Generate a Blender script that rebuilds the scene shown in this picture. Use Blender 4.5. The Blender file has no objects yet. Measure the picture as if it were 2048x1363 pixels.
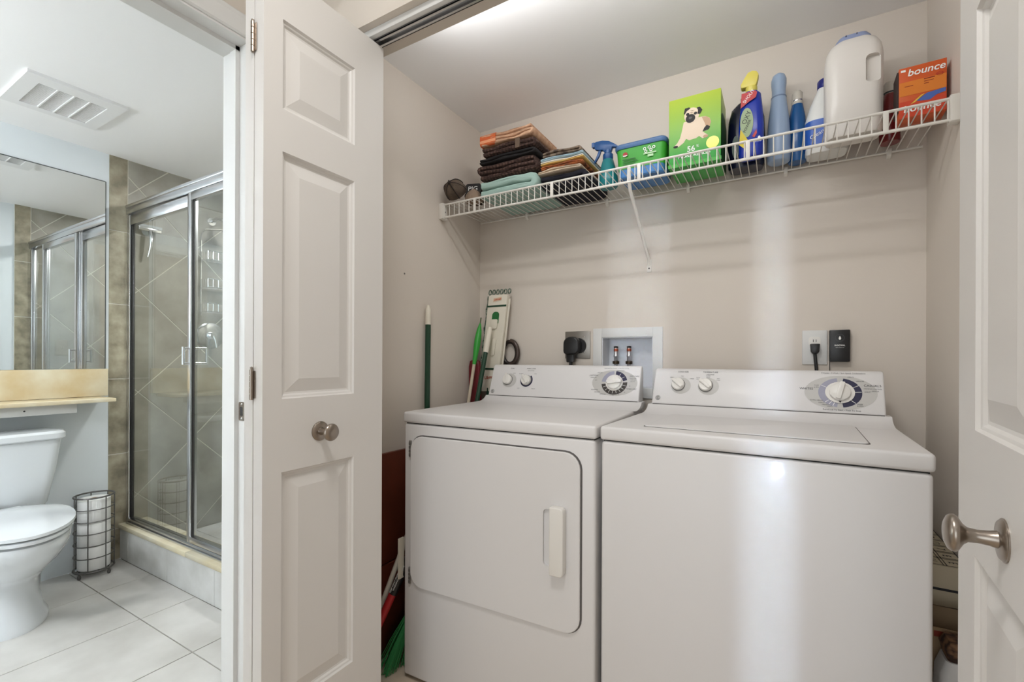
import bpy, bmesh, math, random
from mathutils import Vector, Matrix
random.seed(4)
S = bpy.context.scene
COL = S.collection
PI = math.pi
# ------------------------------------------------------------------ camera, world, light, exposure
CAM_H = 1.095
YAW, ROLL = 0.527, 0.0041
cd = bpy.data.cameras.new('camera'); cam = bpy.data.objects.new('camera', cd); COL.objects.link(cam)
cd.sensor_width = 36.0; cd.lens = 915.43 / 2048 * 36; cd.shift_y = 36.42 / 2048; cd.clip_start = 0.02
fw = Vector((-math.sin(YAW), math.cos(YAW), 0)); rt = Vector((math.cos(YAW), math.sin(YAW), 0)); up = Vector((0, 0, 1))
r2 = rt * math.cos(ROLL) + up * math.sin(ROLL); u2 = up * math.cos(ROLL) - rt * math.sin(ROLL)
cam.matrix_world = Matrix(((r2.x, u2.x, -fw.x, 0), (r2.y, u2.y, -fw.y, 0), (r2.z, u2.z, -fw.z, CAM_H), (0, 0, 0, 1)))
S.camera = cam
W = bpy.data.worlds.new('world'); S.world = W; W.use_nodes = True
W.node_tree.nodes['Background'].inputs[0].default_value = (0.85, 0.92, 1.0, 1)
W.node_tree.nodes['Background'].inputs[1].default_value = 0.6
S.view_settings.view_transform = 'Standard'; S.view_settings.look = 'None'
S.view_settings.gamma = 1.0; S.view_settings.exposure = 0.15; S.view_settings.use_curve_mapping = False

def area(name, loc, target, sx, sy, power, color, spread=PI):
    l = bpy.data.lights.new(name, 'AREA'); l.shape = 'RECTANGLE'; l.size = sx; l.size_y = sy
    l.energy = power; l.color = color; l.spread = spread
    o = bpy.data.objects.new(name, l); COL.objects.link(o)
    o.location = loc
    o.rotation_euler = (Vector(target) - Vector(loc)).to_track_quat('-Z', 'Y').to_euler()
    return o
# daylight entering by the big window at the far end of the hall, behind the camera
area('hall_window_daylight', (-0.34, -2.62, 1.20), (-0.34, 0, 1.2), 1.76, 2.1, 18.5, (0.90, 0.96, 1.0))
# narrow beams added inside the window for the daylight strips on wall and washer
area('added_beam_near', (-0.01, -2.55, 1.05), (-0.02, 1.86, 0.85), 0.10, 1.70, .15, (0.62, 0.80, 1.0), math.radians(1.3))
area('added_beam_far', (0.49, -2.55, 1.50), (-0.49, 1.86, 1.38), 0.22, 0.82, .14, (0.62, 0.80, 1.0), math.radians(1.3))

# ------------------------------------------------------------------ materials
_m = {}
def mat(name, col, rough=0.5, metal=0.0, noise=None, bump=None, coat=0.0, trans=0.0):
    """col linear rgb; noise=(scale, colour2, contrast, detail); bump=(scale, strength)"""
    if name in _m: return _m[name]
    m = bpy.data.materials.new(name); m.use_nodes = True; nt = m.node_tree
    b = nt.nodes['Principled BSDF']
    b.inputs['Base Color'].default_value = (*col, 1); b.inputs['Roughness'].default_value = rough
    b.inputs['Metallic'].default_value = metal
    if coat: b.inputs['Coat Weight'].default_value = coat; b.inputs['Coat Roughness'].default_value = 0.08
    if trans: b.inputs['Transmission Weight'].default_value = trans
    tc = nt.nodes.new('ShaderNodeTexCoord')
    if noise:
        n = nt.nodes.new('ShaderNodeTexNoise'); n.inputs['Scale'].default_value = noise[0]; n.inputs['Detail'].default_value = noise[3] if len(noise) > 3 else 4
        nt.links.new(tc.outputs['Object'], n.inputs['Vector'])
        r = nt.nodes.new('ShaderNodeValToRGB'); c = noise[2]
        r.color_ramp.elements[0].position = 0.5 - c; r.color_ramp.elements[0].color = (*col, 1)
        r.color_ramp.elements[1].position = 0.5 + c; r.color_ramp.elements[1].color = (*noise[1], 1)
        nt.links.new(n.outputs['Fac'], r.inputs[0]); nt.links.new(r.outputs[0], b.inputs['Base Color'])
    if bump:
        n = nt.nodes.new('ShaderNodeTexNoise'); n.inputs['Scale'].default_value = bump[0]; n.inputs['Detail'].default_value = 3
        nt.links.new(tc.outputs['Object'], n.inputs['Vector'])
        bp = nt.nodes.new('ShaderNodeBump'); bp.inputs['Strength'].default_value = bump[1]; bp.inputs['Distance'].default_value = 0.004
        nt.links.new(n.outputs['Fac'], bp.inputs['Height']); nt.links.new(bp.outputs[0], b.inputs['Normal'])
    _m[name] = m; return m
def s2l(r, g, b):
    f = lambda c: (c / 255 / 12.92) if c / 255 <= 0.04045 else ((c / 255 + 0.055) / 1.055) ** 2.4
    return (f(r), f(g), f(b))
def glass_mat(name, tint):
    """clear pane: Schlick reflection over straight transmission, the same from both sides"""
    if name in _m: return _m[name]
    m = bpy.data.materials.new(name); m.use_nodes = True; nt = m.node_tree
    for n in list(nt.nodes):
        if n.type == 'BSDF_PRINCIPLED': nt.nodes.remove(n)
    out = [n for n in nt.nodes if n.type == 'OUTPUT_MATERIAL'][0]
    ge = nt.nodes.new('ShaderNodeNewGeometry'); dt = nt.nodes.new('ShaderNodeVectorMath'); dt.operation = 'DOT_PRODUCT'
    nt.links.new(ge.outputs['Normal'], dt.inputs[0]); nt.links.new(ge.outputs['Incoming'], dt.inputs[1])
    def M(op, a, b):
        n = nt.nodes.new('ShaderNodeMath'); n.operation = op
        for k, v in enumerate((a, b)):
            if v is None: continue
            if isinstance(v, (int, float)): n.inputs[k].default_value = v
            else: nt.links.new(v, n.inputs[k])
        return n.outputs[0]
    c = M('ABSOLUTE', dt.outputs['Value'], None)
    f = M('ADD', M('MULTIPLY', M('POWER', M('SUBTRACT', 1.0, c), 5.0), .96), .04)
    mx = nt.nodes.new('ShaderNodeMixShader'); t = nt.nodes.new('ShaderNodeBsdfTransparent'); t.inputs[0].default_value = (*tint, 1)
    g = nt.nodes.new('ShaderNodeBsdfGlossy'); g.inputs['Roughness'].default_value = 0.0
    nt.links.new(f, mx.inputs[0]); nt.links.new(t.outputs[0], mx.inputs[1]); nt.links.new(g.outputs[0], mx.inputs[2])
    nt.links.new(mx.outputs[0], out.inputs[0]); _m[name] = m; return m
def emit_mat(name, col, strength):
    m = bpy.data.materials.new(name); m.use_nodes = True; nt = m.node_tree
    b = nt.nodes['Principled BSDF']; b.inputs['Emission Color'].default_value = (*col, 1); b.inputs['Emission Strength'].default_value = strength
    return m
def dots_mat(name, c1, c2, scale, bump=0.8):
    m = mat(name, c1, 0.95); nt = m.node_tree; b = nt.nodes['Principled BSDF']
    tc = [n for n in nt.nodes if n.type == 'TEX_COORD'][0]
    v = nt.nodes.new('ShaderNodeTexVoronoi'); v.inputs['Scale'].default_value = scale; v.inputs['Randomness'].default_value = 0.25
    nt.links.new(tc.outputs['Object'], v.inputs['Vector'])
    r = nt.nodes.new('ShaderNodeValToRGB'); r.color_ramp.elements[0].position = 0.15; r.color_ramp.elements[0].color = (*c2, 1)
    r.color_ramp.elements[1].position = 0.55; r.color_ramp.elements[1].color = (*c1, 1)
    nt.links.new(v.outputs['Distance'], r.inputs[0]); nt.links.new(r.outputs[0], b.inputs['Base Color'])
    bp = nt.nodes.new('ShaderNodeBump'); bp.inputs['Strength'].default_value = bump; bp.inputs['Distance'].default_value = 0.01; bp.invert = True
    nt.links.new(v.outputs['Distance'], bp.inputs['Height']); nt.links.new(bp.outputs[0], b.inputs['Normal']); return m
def stripes_mat(name, cols, freq, axis='X', rough=0.95):
    """colour bands woven in the cloth along an object axis"""
    m = mat(name, cols[0], rough); nt = m.node_tree; b = nt.nodes['Principled BSDF']
    tc = [n for n in nt.nodes if n.type == 'TEX_COORD'][0]
    sp = nt.nodes.new('ShaderNodeSeparateXYZ'); nt.links.new(tc.outputs['Object'], sp.inputs[0])
    mu = nt.nodes.new('ShaderNodeMath'); mu.operation = 'MULTIPLY'; mu.inputs[1].default_value = freq; nt.links.new(sp.outputs[axis], mu.inputs[0])
    fr = nt.nodes.new('ShaderNodeMath'); fr.operation = 'FRACT'; nt.links.new(mu.outputs[0], fr.inputs[0])
    r = nt.nodes.new('ShaderNodeValToRGB'); r.color_ramp.interpolation = 'CONSTANT'
    r.color_ramp.elements[0].color = (*cols[0], 1)
    r.color_ramp.elements[1].position = 1 / len(cols); r.color_ramp.elements[1].color = (*cols[1], 1)
    for i in range(2, len(cols)):
        e = r.color_ramp.elements.new(i / len(cols)); e.color = (*cols[i], 1)
    nt.links.new(fr.outputs[0], r.inputs[0]); nt.links.new(r.outputs[0], b.inputs['Base Color']); return m

PAINT = mat('beige_wall_paint', s2l(216, 207, 196), 0.7, bump=(180, 0.04))
PAINT_B = mat('bathroom_wall_paint', s2l(222, 228, 231), 0.65, bump=(180, 0.04))
CEIL = mat('ceiling_paint', s2l(247, 247, 247), 0.8)
TRIM = mat('white_trim_paint', s2l(220, 220, 218), 0.5)
DOOR = mat('door_white_paint', s2l(222, 219, 215), 0.42)
APPL = mat('appliance_white_enamel', s2l(226, 224, 223), 0.4, coat=0.06)
APPL_K = mat('white_plastic', s2l(232, 229, 223), 0.3)
DARK = mat('dark_gap', (0.015, 0.014, 0.013), 0.7)
GREYLINE = mat('grey_seam', (0.12, 0.11, 0.105), 0.6)
NICKEL = mat('brushed_nickel', s2l(160, 150, 140), 0.28, 1.0)
CHROME = mat('chrome', (0.82, 0.83, 0.85), 0.12, 1.0)
ALU = mat('polished_aluminium', (0.72, 0.73, 0.75), 0.22, 1.0)
WIREW = mat('white_vinyl_wire', s2l(228, 224, 216), 0.4)
TILE = mat('grey_stone_tile', s2l(166, 163, 152), 0.45, noise=(7, s2l(132, 128, 117), 0.22, 8), bump=(60, 0.1))
TILE_S = mat('strip_stone_tile', s2l(168, 160, 138), 0.5, noise=(16, s2l(116, 108, 90), 0.2, 9), bump=(60, 0.15))
FLOORT = mat('floor_stone_tile', s2l(212, 210, 206), 0.4, noise=(4.5, s2l(180, 177, 172), 0.25, 8))
CURBT = mat('curb_stone_tile', s2l(222, 222, 220), 0.4, noise=(8, s2l(196, 195, 191), 0.22, 8))
GROUT = mat('pale_grout', s2l(206, 202, 190), 0.85)
GROUTF = mat('floor_grout', s2l(150, 146, 138), 0.9)
MARBLE = mat('cream_marble', s2l(230, 224, 202), 0.2, noise=(7, s2l(204, 180, 134), 0.24, 12))
MARBLE_C = mat('pale_marble', s2l(226, 220, 200), 0.25, noise=(7, s2l(208, 194, 158), 0.25, 9))
PORC = mat('white_porcelain', s2l(226, 230, 233), 0.1, coat=0.5)
GLASS = glass_mat('shower_glass', (0.955, 0.975, 0.965))
PAPER = mat('toilet_paper', s2l(240, 240, 238), 0.9)
GREYWIRE = mat('grey_coated_wire', s2l(96, 94, 92), 0.45, 0.4)
BLACK = mat('black_plastic', (0.012, 0.012, 0.013), 0.35)
INK = mat('dark_print', (0.03, 0.03, 0.035), 0.6)
WOODF = mat('light_wood_floor', s2l(214, 200, 182), 0.4, noise=(9, s2l(196, 176, 152), 0.2, 8))
WHITEP = mat('white_print', s2l(244, 244, 240), 0.5)

# ------------------------------------------------------------------ mesh helpers
def mesh(name, vs, fs, m, parent=None, smooth=False, bevel=0, bseg=2, kind=None):
    me = bpy.data.meshes.new(name); me.from_pydata([tuple(v) for v in vs], [], fs)
    bm = bmesh.new(); bm.from_mesh(me)
    bmesh.ops.recalc_face_normals(bm, faces=bm.faces)
    if bevel:
        es = [e for e in bm.edges if len(e.link_faces) == 2 and e.calc_face_angle(0) > 0.5]
        bmesh.ops.bevel(bm, geom=es, offset=bevel, segments=bseg, affect='EDGES', profile=0.5, clamp_overlap=True)
    bm.to_mesh(me); bm.free()
    me.materials.append(m)
    if smooth is True:
        for p in me.polygons: p.use_smooth = True
    elif smooth or bevel:
        ang = smooth if smooth else 0.7
        for p in me.polygons: p.use_smooth = True
        try: me.set_sharp_from_angle(angle=ang)
        except Exception: pass
    o = bpy.data.objects.new(name, me); COL.objects.link(o)
    if parent: o.parent = parent
    if kind: o['kind'] = kind
    return o
BF = [(0, 1, 3, 2), (4, 6, 7, 5), (0, 4, 5, 1), (2, 3, 7, 6), (0, 2, 6, 4), (1, 5, 7, 3)]
def boxg(a, b):
    return [(x, y, z) for x in (a[0], b[0]) for y in (a[1], b[1]) for z in (a[2], b[2])]
def box(name, a, b, m, parent=None, bevel=0, bseg=2, kind=None):
    return mesh(name, boxg(a, b), BF, m, parent, bevel=bevel, bseg=bseg, kind=kind)
def boxes(name, lst, m, parent=None, kind=None):
    vs, fs = [], []
    for a, b in lst:
        n = len(vs); vs += boxg(a, b); fs += [tuple(i + n for i in f) for f in BF]
    return mesh(name, vs, fs, m, parent, kind=kind)
def tubeg(pts, r, seg=8, closed=False):
    pts = [Vector(p) for p in pts]; n = len(pts); vs, fs = [], []
    rr = r if isinstance(r, (list, tuple)) else [r] * n
    prev = None
    for i, p in enumerate(pts):
        if closed: t = pts[(i + 1) % n] - pts[i - 1]
        else: t = pts[min(i + 1, n - 1)] - pts[max(i - 1, 0)]
        t.normalize()
        if prev is None:
            a = Vector((0, 0, 1)) if abs(t.z) < 0.9 else Vector((1, 0, 0)); nx = t.cross(a).normalized()
        else:
            nx = (prev - t * prev.dot(t)).normalized()
        prev = nx; ny = t.cross(nx)
        for k in range(seg):
            q = 2 * PI * k / seg; vs.append(p + (nx * math.cos(q) + ny * math.sin(q)) * rr[i])
    for i in range(n if closed else n - 1):
        for k in range(seg):
            fs.append((i * seg + k, i * seg + (k + 1) % seg, ((i + 1) % n) * seg + (k + 1) % seg, ((i + 1) % n) * seg + k))
    if not closed:
        fs.append(tuple(range(seg))[::-1]); fs.append(tuple((n - 1) * seg + k for k in range(seg)))
    return vs, fs
def tube(name, pts, r, m, parent=None, seg=8, closed=False, kind=None):
    vs, fs = tubeg(pts, r, seg, closed); return mesh(name, vs, fs, m, parent, smooth=0.9, kind=kind)
def tubes(name, lst, m, parent=None, seg=6):
    vs, fs = [], []
    for pts, r in lst:
        v, f = tubeg(pts, r, seg); n = len(vs); vs += v; fs += [tuple(i + n for i in q) for q in f]
    return mesh(name, vs, fs, m, parent, smooth=0.9)
def loft(name, rings, m, parent=None, smooth=0.8, cap=True, closed_end=False):
    vs, fs = [], []; k = len(rings[0])
    for r in rings: vs += [tuple(p) for p in r]
    for i in range(len(rings) - 1):
        for j in range(k): fs.append((i * k + j, i * k + (j + 1) % k, (i + 1) * k + (j + 1) % k, (i + 1) * k + j))
    if closed_end:
        i = len(rings) - 1
        for j in range(k): fs.append((i * k + j, i * k + (j + 1) % k, (j + 1) % k, j))
    elif cap:
        fs.append(tuple(range(k))[::-1]); fs.append(tuple((len(rings) - 1) * k + j for j in range(k)))
    return mesh(name, vs, fs, m, parent, smooth=smooth)
def lathe(name, prof, m, parent=None, seg=24, loc=(0, 0, 0), axis=None, sx=1, sy=1, smooth=0.7):
    """prof [(r, h)], turned about axis (default +z) at loc"""
    A = Vector(axis).normalized() if axis else Vector((0, 0, 1))
    X = Vector((1, 0, 0)) if abs(A.x) < 0.9 else Vector((0, 1, 0))
    X = (X - A * X.dot(A)).normalized(); Y = A.cross(X); L = Vector(loc)
    rings = [[L + A * h + (X * math.cos(2 * PI * k / seg) * sx + Y * math.sin(2 * PI * k / seg) * sy) * r for k in range(seg)] for r, h in prof]
    return loft(name, rings, m, parent, smooth)
def rrect(x0, x1, y0, y1, r, n=4):
    out = []
    rs = r if isinstance(r, (list, tuple)) else [r] * 4    # order: x1y0, x1y1, x0y1, x0y0
    for (cx, cy, a0), q in zip([(x1, y0, -PI / 2), (x1, y1, 0), (x0, y1, PI / 2), (x0, y0, PI)], rs):
        sxn = -1 if cx == x1 else 1; syn = 1 if cy == y0 else -1
        for k in range(n + 1):
            a = a0 + PI / 2 * k / n
            out.append((cx + sxn * q + q * math.cos(a), cy + syn * q + q * math.sin(a)))
    return out
class Fr:
    """a plane in space: a along ax, b along bx, n outwards"""
    def __init__(s, o, ax, bx):
        s.o = Vector(o); s.ax = Vector(ax).normalized(); s.bx = Vector(bx).normalized(); s.nx = s.ax.cross(s.bx)
    def __call__(s, a, b, n=0): return s.o + s.ax * a + s.bx * b + s.nx * n
def prism(name, poly, fr, d0, d1, m, parent=None, bevel=0, smooth=False, bseg=2):
    k = len(poly)
    vs = [fr(a, b, d0) for a, b in poly] + [fr(a, b, d1) for a, b in poly]
    fs = [tuple(range(k))[::-1], tuple(range(k, 2 * k))] + [(i, (i + 1) % k, k + (i + 1) % k, k + i) for i in range(k)]
    return mesh(name, vs, fs, m, parent, bevel=bevel, smooth=smooth, bseg=bseg)
def flat(name, polys, fr, n, m, parent=None):
    vs, fs = [], []
    for p in polys:
        k = len(vs); vs += [fr(a, b, n) for a, b in p]; fs.append(tuple(range(k, k + len(p))))
    me = bpy.data.meshes.new(name); me.from_pydata([tuple(v) for v in vs], [], fs); me.materials.append(m)
    o = bpy.data.objects.new(name, me); COL.objects.link(o)
    if parent: o.parent = parent
    return o
def ell(cx, cy, rx, ry, n=32, a0=0, a1=2 * PI):
    full = abs(a1 - a0 - 2 * PI) < 1e-6
    return [(cx + rx * math.cos(a0 + (a1 - a0) * i / (n if full else n - 1)), cy + ry * math.sin(a0 + (a1 - a0) * i / (n if full else n - 1))) for i in range(n)]
def arcband(cx, cy, r0, r1, a0, a1, n=20, sy=1.0):
    """quads of a ring segment, angles in degrees"""
    out = []
    for i in range(n):
        p, q = math.radians(a0 + (a1 - a0) * i / n), math.radians(a0 + (a1 - a0) * (i + 1) / n)
        out.append([(cx + r0 * math.cos(p), cy + sy * r0 * math.sin(p)), (cx + r1 * math.cos(p), cy + sy * r1 * math.sin(p)),
                    (cx + r1 * math.cos(q), cy + sy * r1 * math.sin(q)), (cx + r0 * math.cos(q), cy + sy * r0 * math.sin(q))])
    return out
_txt = {}
def text(name, s, size, fr, a, b, m, parent=None, align='CENTER', n=0.0006, rot=0.0, stretch=1.0, shear=0.0, bold=0.0):
    key = (s, align, shear, bold)
    if key not in _txt:
        cu = bpy.data.curves.new('t', 'FONT'); cu.body = s; cu.size = 1; cu.align_x = align; cu.align_y = 'CENTER'; cu.shear = shear; cu.offset = bold; cu.resolution_u = 3
        o = bpy.data.objects.new('t', cu); COL.objects.link(o)
        dg = bpy.context.evaluated_depsgraph_get(); dg.update()
        me = bpy.data.meshes.new_from_object(o.evaluated_get(dg)); _txt[key] = ([v.co.copy() for v in me.vertices], [tuple(p.vertices) for p in me.polygons])
        bpy.data.objects.remove(o); bpy.data.curves.remove(cu); bpy.data.meshes.remove(me)
    vs, fs = _txt[key]; c, q = math.cos(rot), math.sin(rot); out = []
    for v in vs:
        x, y = v.x * size * stretch, v.y * size
        out.append(tuple(fr(a + x * c - y * q, b + x * q + y * c, n)))
    me = bpy.data.meshes.new(name); me.from_pydata(out, [], fs); me.materials.append(m)
    o = bpy.data.objects.new(name, me); COL.objects.link(o)
    if parent: o.parent = parent
    return o
def thing(name, label, cat, loc=(0, 0, 0), rotz=0, group=None):
    o = bpy.data.objects.new(name, None); COL.objects.link(o); o.empty_display_size = 0.05
    o.location = loc; o.rotation_euler = (0, 0, rotz); o['label'] = label; o['category'] = cat
    if group: o['group'] = group
    return o
def tag(o, label, cat, group=None):
    o['label'] = label; o['category'] = cat
    if group: o['group'] = group
    return o
def struct(o):
    o['kind'] = 'structure'; return o
def at(o, loc, rot=(0, 0, 0)):
    o.location = loc; o.rotation_euler = rot; return o

# ------------------------------------------------------------------ the setting
XL, XR, D, ZC = -1.266, 0.393, 1.86, 2.205          # laundry closet
XM, ZB = -3.11, 2.185                               # bathroom mirror wall, bathroom ceiling
HX0, HX1 = -1.364, 0.62                             # hall walls
BX = -1.49                                          # bathroom side of the hall wall
DY0, DY1, DZ = -0.02, 0.777, 2.03                   # bathroom doorway
struct(box('floor', (BX + .06, -2.7, -0.06), (HX1 + .3, D, 0), WOODF))
# closet
nx0, nx1, nz0, nz1 = -0.643, -0.432, 0.98, 1.188    # recess of the washer outlet box
struct(boxes('wall_back', [((-1.5, D, 0), (nx0, D + .12, 2.3)), ((nx1, D, 0), (.62, D + .12, 2.3)), ((nx0, D, 0), (nx1, D + .12, nz0)), ((nx0, D, nz1), (nx1, D + .12, 2.3)), ((nx0, D + .09, nz0), (nx1, D + .12, nz1))], PAINT))
struct(box('wall_left', (-1.44, 1.025, 0), (XL, D, 2.3), PAINT))
struct(box('wall_right', (XR, 1.025, 0), (.62, D, 2.3), PAINT))
struct(box('ceiling', (XL - .05, 1.0, ZC), (XR + .05, D + .02, ZC + .08), CEIL))
struct(boxes('wall_front', [((-1.44, .90, 0), (-1.085, 1.025, 2.5)), ((-1.085, .90, 2.03), (.37, 1.025, 2.5)), ((.37, .90, 0), (HX1, 1.025, 2.5))], PAINT))
# hall
struct(boxes('wall_hall_left', [((BX + .04, DY1 + .018, 0), (HX0, .90, 2.5)), ((BX + .04, DY0 - .018, DZ + .018), (HX0, DY1 + .018, 2.5)), ((BX + .04, -2.7, 0), (HX0, DY0 - .018, 2.5))], PAINT))
struct(boxes('wall_bathroom_right', [((BX, DY1 + .018, 0), (BX + .05, 2.0, ZB)), ((BX, DY0 - .018, DZ + .018), (BX + .05, DY1 + .018, ZB)), ((BX, -1.2, 0), (BX + .05, DY0 - .018, ZB))], PAINT_B))
struct(box('wall_hall_right', (HX1, -2.7, 0), (HX1 + .1, .91, 2.5), PAINT))
struct(box('ceiling_hall', (BX + .04, -2.7, 2.42), (HX1 + .1, 1.0, 2.5), CEIL))
# far end of the hall: a wide window
struct(boxes('wall_rear', [((HX0, -2.75, 0), (-1.23, -2.65, 2.5)), ((.60, -2.75, 0), (.72, -2.65, 2.5)), ((-1.23, -2.75, 0), (.60, -2.65, .12)), ((-1.23, -2.75, 2.28), (.60, -2.65, 2.5))], PAINT))
struct(boxes('window_1', [((-1.25, -2.66, .10), (-1.20, -2.60, 2.30)), ((.57, -2.66, .10), (.62, -2.60, 2.30)), ((-1.20, -2.66, .10), (.57, -2.60, .15)), ((-1.20, -2.66, 2.25), (.57, -2.60, 2.30))], TRIM))
# jambs, stops and casings of the bathroom doorway
struct(boxes('trim_1', [((BX - .004, DY1, 0), (HX0 + .004, DY1 + .018, DZ + .018)), ((BX - .004, DY0 - .018, 0), (HX0 + .004, DY0, DZ + .018)), ((BX - .004, DY0, DZ), (HX0 + .004, DY1, DZ + .018)),
    ((BX + .055, DY1 - .012, 0), (BX + .085, DY1, DZ)), ((BX + .055, DY0, 0), (BX + .085, DY0 + .012, DZ)), ((BX + .055, DY0, DZ - .012), (BX + .085, DY1, DZ))], TRIM))
def casing(name, x, sgn, lim):
    f = [(0, .008), (.004, .013), (.02, .015), (.045, .017), (.056, .019), (.06, .016), (.06, 0), (0, 0)]   # offset from the opening, thickness
    y0, y1, z1 = DY0 - .006, DY1 + .006, DZ + .006
    rings = []
    for (yy, zz, dy, dz) in [(y0, 0, -1, 0), (y0, z1, -1, 1), (y1, z1, 1, 1), (y1, 0, 1, 0)]:
        rings.append([(x + sgn * t, yy + dy * w, zz + dz * w) for w, t in f])
    return struct(loft(name, rings, TRIM, smooth=False))
casing('trim_2', HX0, 1, 0); casing('trim_3', BX, -1, 0)
# bathroom
struct(box('wall_mirror_side', (XM - .1, -1.2, 0), (XM, 1.035, ZB), PAINT_B))
struct(box('wall_bathroom_near', (XM, -1.3, 0), (BX, -1.2, ZB), PAINT_B))
struct(box('ceiling_bathroom', (XM - .1, -1.3, ZB), (BX + .05, 2.1, ZB + .08), CEIL))
fl = struct(box('floor_bathroom', (XM, -1.2, -0.06), (BX + .075, 1.95, -0.004), GROUTF))

def tile_piece(name, poly, fr, t, m, parent, ch=.0015):
    """one tile: a chamfered plate of thickness t on the plane"""
    k = len(poly); cx = sum(p[0] for p in poly) / k; cy = sum(p[1] for p in poly) / k
    def ins(p, d):
        L = math.hypot(p[0] - cx, p[1] - cy) or 1; return (p[0] - (p[0] - cx) / L * d, p[1] - (p[1] - cy) / L * d)
    q = [ins(p, ch) for p in poly]
    vs = [fr(a, b, 0) for a, b in poly] + [fr(a, b, t - ch) for a, b in poly] + [fr(a, b, t) for a, b in q]
    fs = [tuple(range(2 * k, 3 * k))]
    for l in (0, 1): fs += [(l * k + i, l * k + (i + 1) % k, (l + 1) * k + (i + 1) % k, (l + 1) * k + i) for i in range(k)]
    return mesh(name, vs, fs, m, parent)
def clip(poly, x0, x1, y0, y1):
    for ax, v, s in ((0, x0, 1), (0, x1, -1), (1, y0, 1), (1, y1, -1)):
        out = []
        for i in range(len(poly)):
            p, q = poly[i - 1], poly[i]; dp, dq = (p[ax] - v) * s, (q[ax] - v) * s
            if (dp >= 0) != (dq >= 0):
                t = dp / (dp - dq); out.append((p[0] + t * (q[0] - p[0]), p[1] + t * (q[1] - p[1])))
            if dq >= 0: out.append(q)
        poly = out
        if len(poly) < 3: return None
    return poly
TS = 0.427
FF = Fr((0, 0, -.004), (1, 0, 0), (0, 1, 0))
for i in range(-3, 3):
    for j in range(-5, 2):
        x0, y0 = -2.309 + i * TS, .877 + (j - 1) * TS
        p = clip([(x0 + .002, y0 + .002), (x0 + TS - .002, y0 + .002), (x0 + TS - .002, y0 + TS - .002), (x0 + .002, y0 + TS - .002)], XM, BX + .073, -1.2, 1.085)
        if p: tile_piece('tile', p, FF, .004, FLOORT, fl, .0008)
# shower: tiled side walls (diagonal field with an upright border), back wall, pan, curb
SY0, SYF, SY1 = 1.035, 1.117, 1.95
def tiled_wall(name, x, sgn, back):
    w = struct(box(name, (min(x, x - sgn * back), SY0, 0), (max(x, x - sgn * back), SY1, ZB), GROUT))
    fr = Fr((x, 0, 0), (0, sgn, 0), (0, 0, 1))
    g = .0024
    zz = [.571 - .406 * 2, .571 - .406, .571, .98, 1.386, 1.783, 2.19]
    for a, b in zip(zz[:-1], zz[1:]):
        p = clip([(SY0, a + g), (SYF - g, a + g), (SYF - g, b - g), (SY0, b - g)], SY0, SYF, .0, ZB)
        if p: tile_piece('tile', [(q[0] * sgn, q[1]) for q in (p if sgn > 0 else p[::-1])], fr, .0022, TILE_S, w, .0006)
    h = .403 / math.sqrt(2)
    for i in range(-6, 10):
        for j in range(-6, 10):
            # centres where y+z = 3.21 - .57k and z-y = .87 - .57l bound the tile
            s_ = 3.21 - .5705 * (i + .5); d_ = .875 - .5705 * (j + .5)
            cz, cy = (s_ + d_) / 2, (s_ - d_) / 2; r = .285 - g * 1.4
            p = clip([(cy - r, cz), (cy, cz - r), (cy + r, cz), (cy, cz + r)], SYF + g, SY1 - .002, 0.04, ZB - .002)
            if p and len(p) >= 3:
                ar = abs(sum(p[k - 1][0] * p[k][1] - p[k][0] * p[k - 1][1] for k in range(len(p)))) / 2
                if ar > .0006: tile_piece('tile', [(q[0] * sgn, q[1]) for q in (p if sgn > 0 else p[::-1])], fr, .0022, TILE, w, .0006)
    return w
tiled_wall('wall_shower_left', XM, 1, .1)
tiled_wall('wall_shower_right', BX - .01, -1, .05)
bk = struct(box('wall_shower_back', (XM, SY1, 0), (BX, SY1 + .1, ZB), GROUT))
fb = Fr((XM, SY1, 0), (1, 0, 0), (0, 0, 1))
for i in range(4):
    for j in range(6):
        tile_piece('tile', [(i * .405 + .002, j * .405 + .002 - .25), (i * .405 + .403, j * .405 + .002 - .25), (i * .405 + .403, min(j * .405 + .403 - .25, ZB)), (i * .405 + .002, min(j * .405 + .403 - .25, ZB))], fb, .006, TILE, bk)
pan = struct(box('floor_shower', (XM, 1.15, -.003), (BX, SY1, .035), GROUTF))
for i in range(11):
    for j in range(6):
        tile_piece('tile', [(XM + .012 + i * .145, 1.215 + j * .12), (XM + .012 + i * .145 + .142, 1.215 + j * .12), (XM + .012 + i * .145 + .142, 1.215 + j * .12 + .117), (XM + .012 + i * .145, 1.215 + j * .12 + .117)], Fr((0, 0, .035), (1, 0, 0), (0, 1, 0)), .005, FLOORT, pan)
cb = thing('shower_curb', 'raised shower curb with grey tiled front and cream marble top', 'curb', (XM, 1.09, 0))
box('core', (0.0, .004, 0), (BX - XM, .12, .165), GROUTF, cb)
for a, b in [(.0, .10), (.103, .53), (.533, .96), (.963, 1.39), (1.393, 1.62)]:
    tile_piece('tile', [(a, 0), (b, 0), (b, .163), (a, .163)], Fr((0, .004, 0), (1, 0, 0), (0, 0, 1)), .007, CURBT, cb)
box('marble_top', (0, -.012, .166), (.72, .125, .190), MARBLE_C, cb, bevel=.003)
box('marble_top', (.7215, -.012, .166), (BX - XM, .125, .190), MARBLE_C, cb, bevel=.003)

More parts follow.
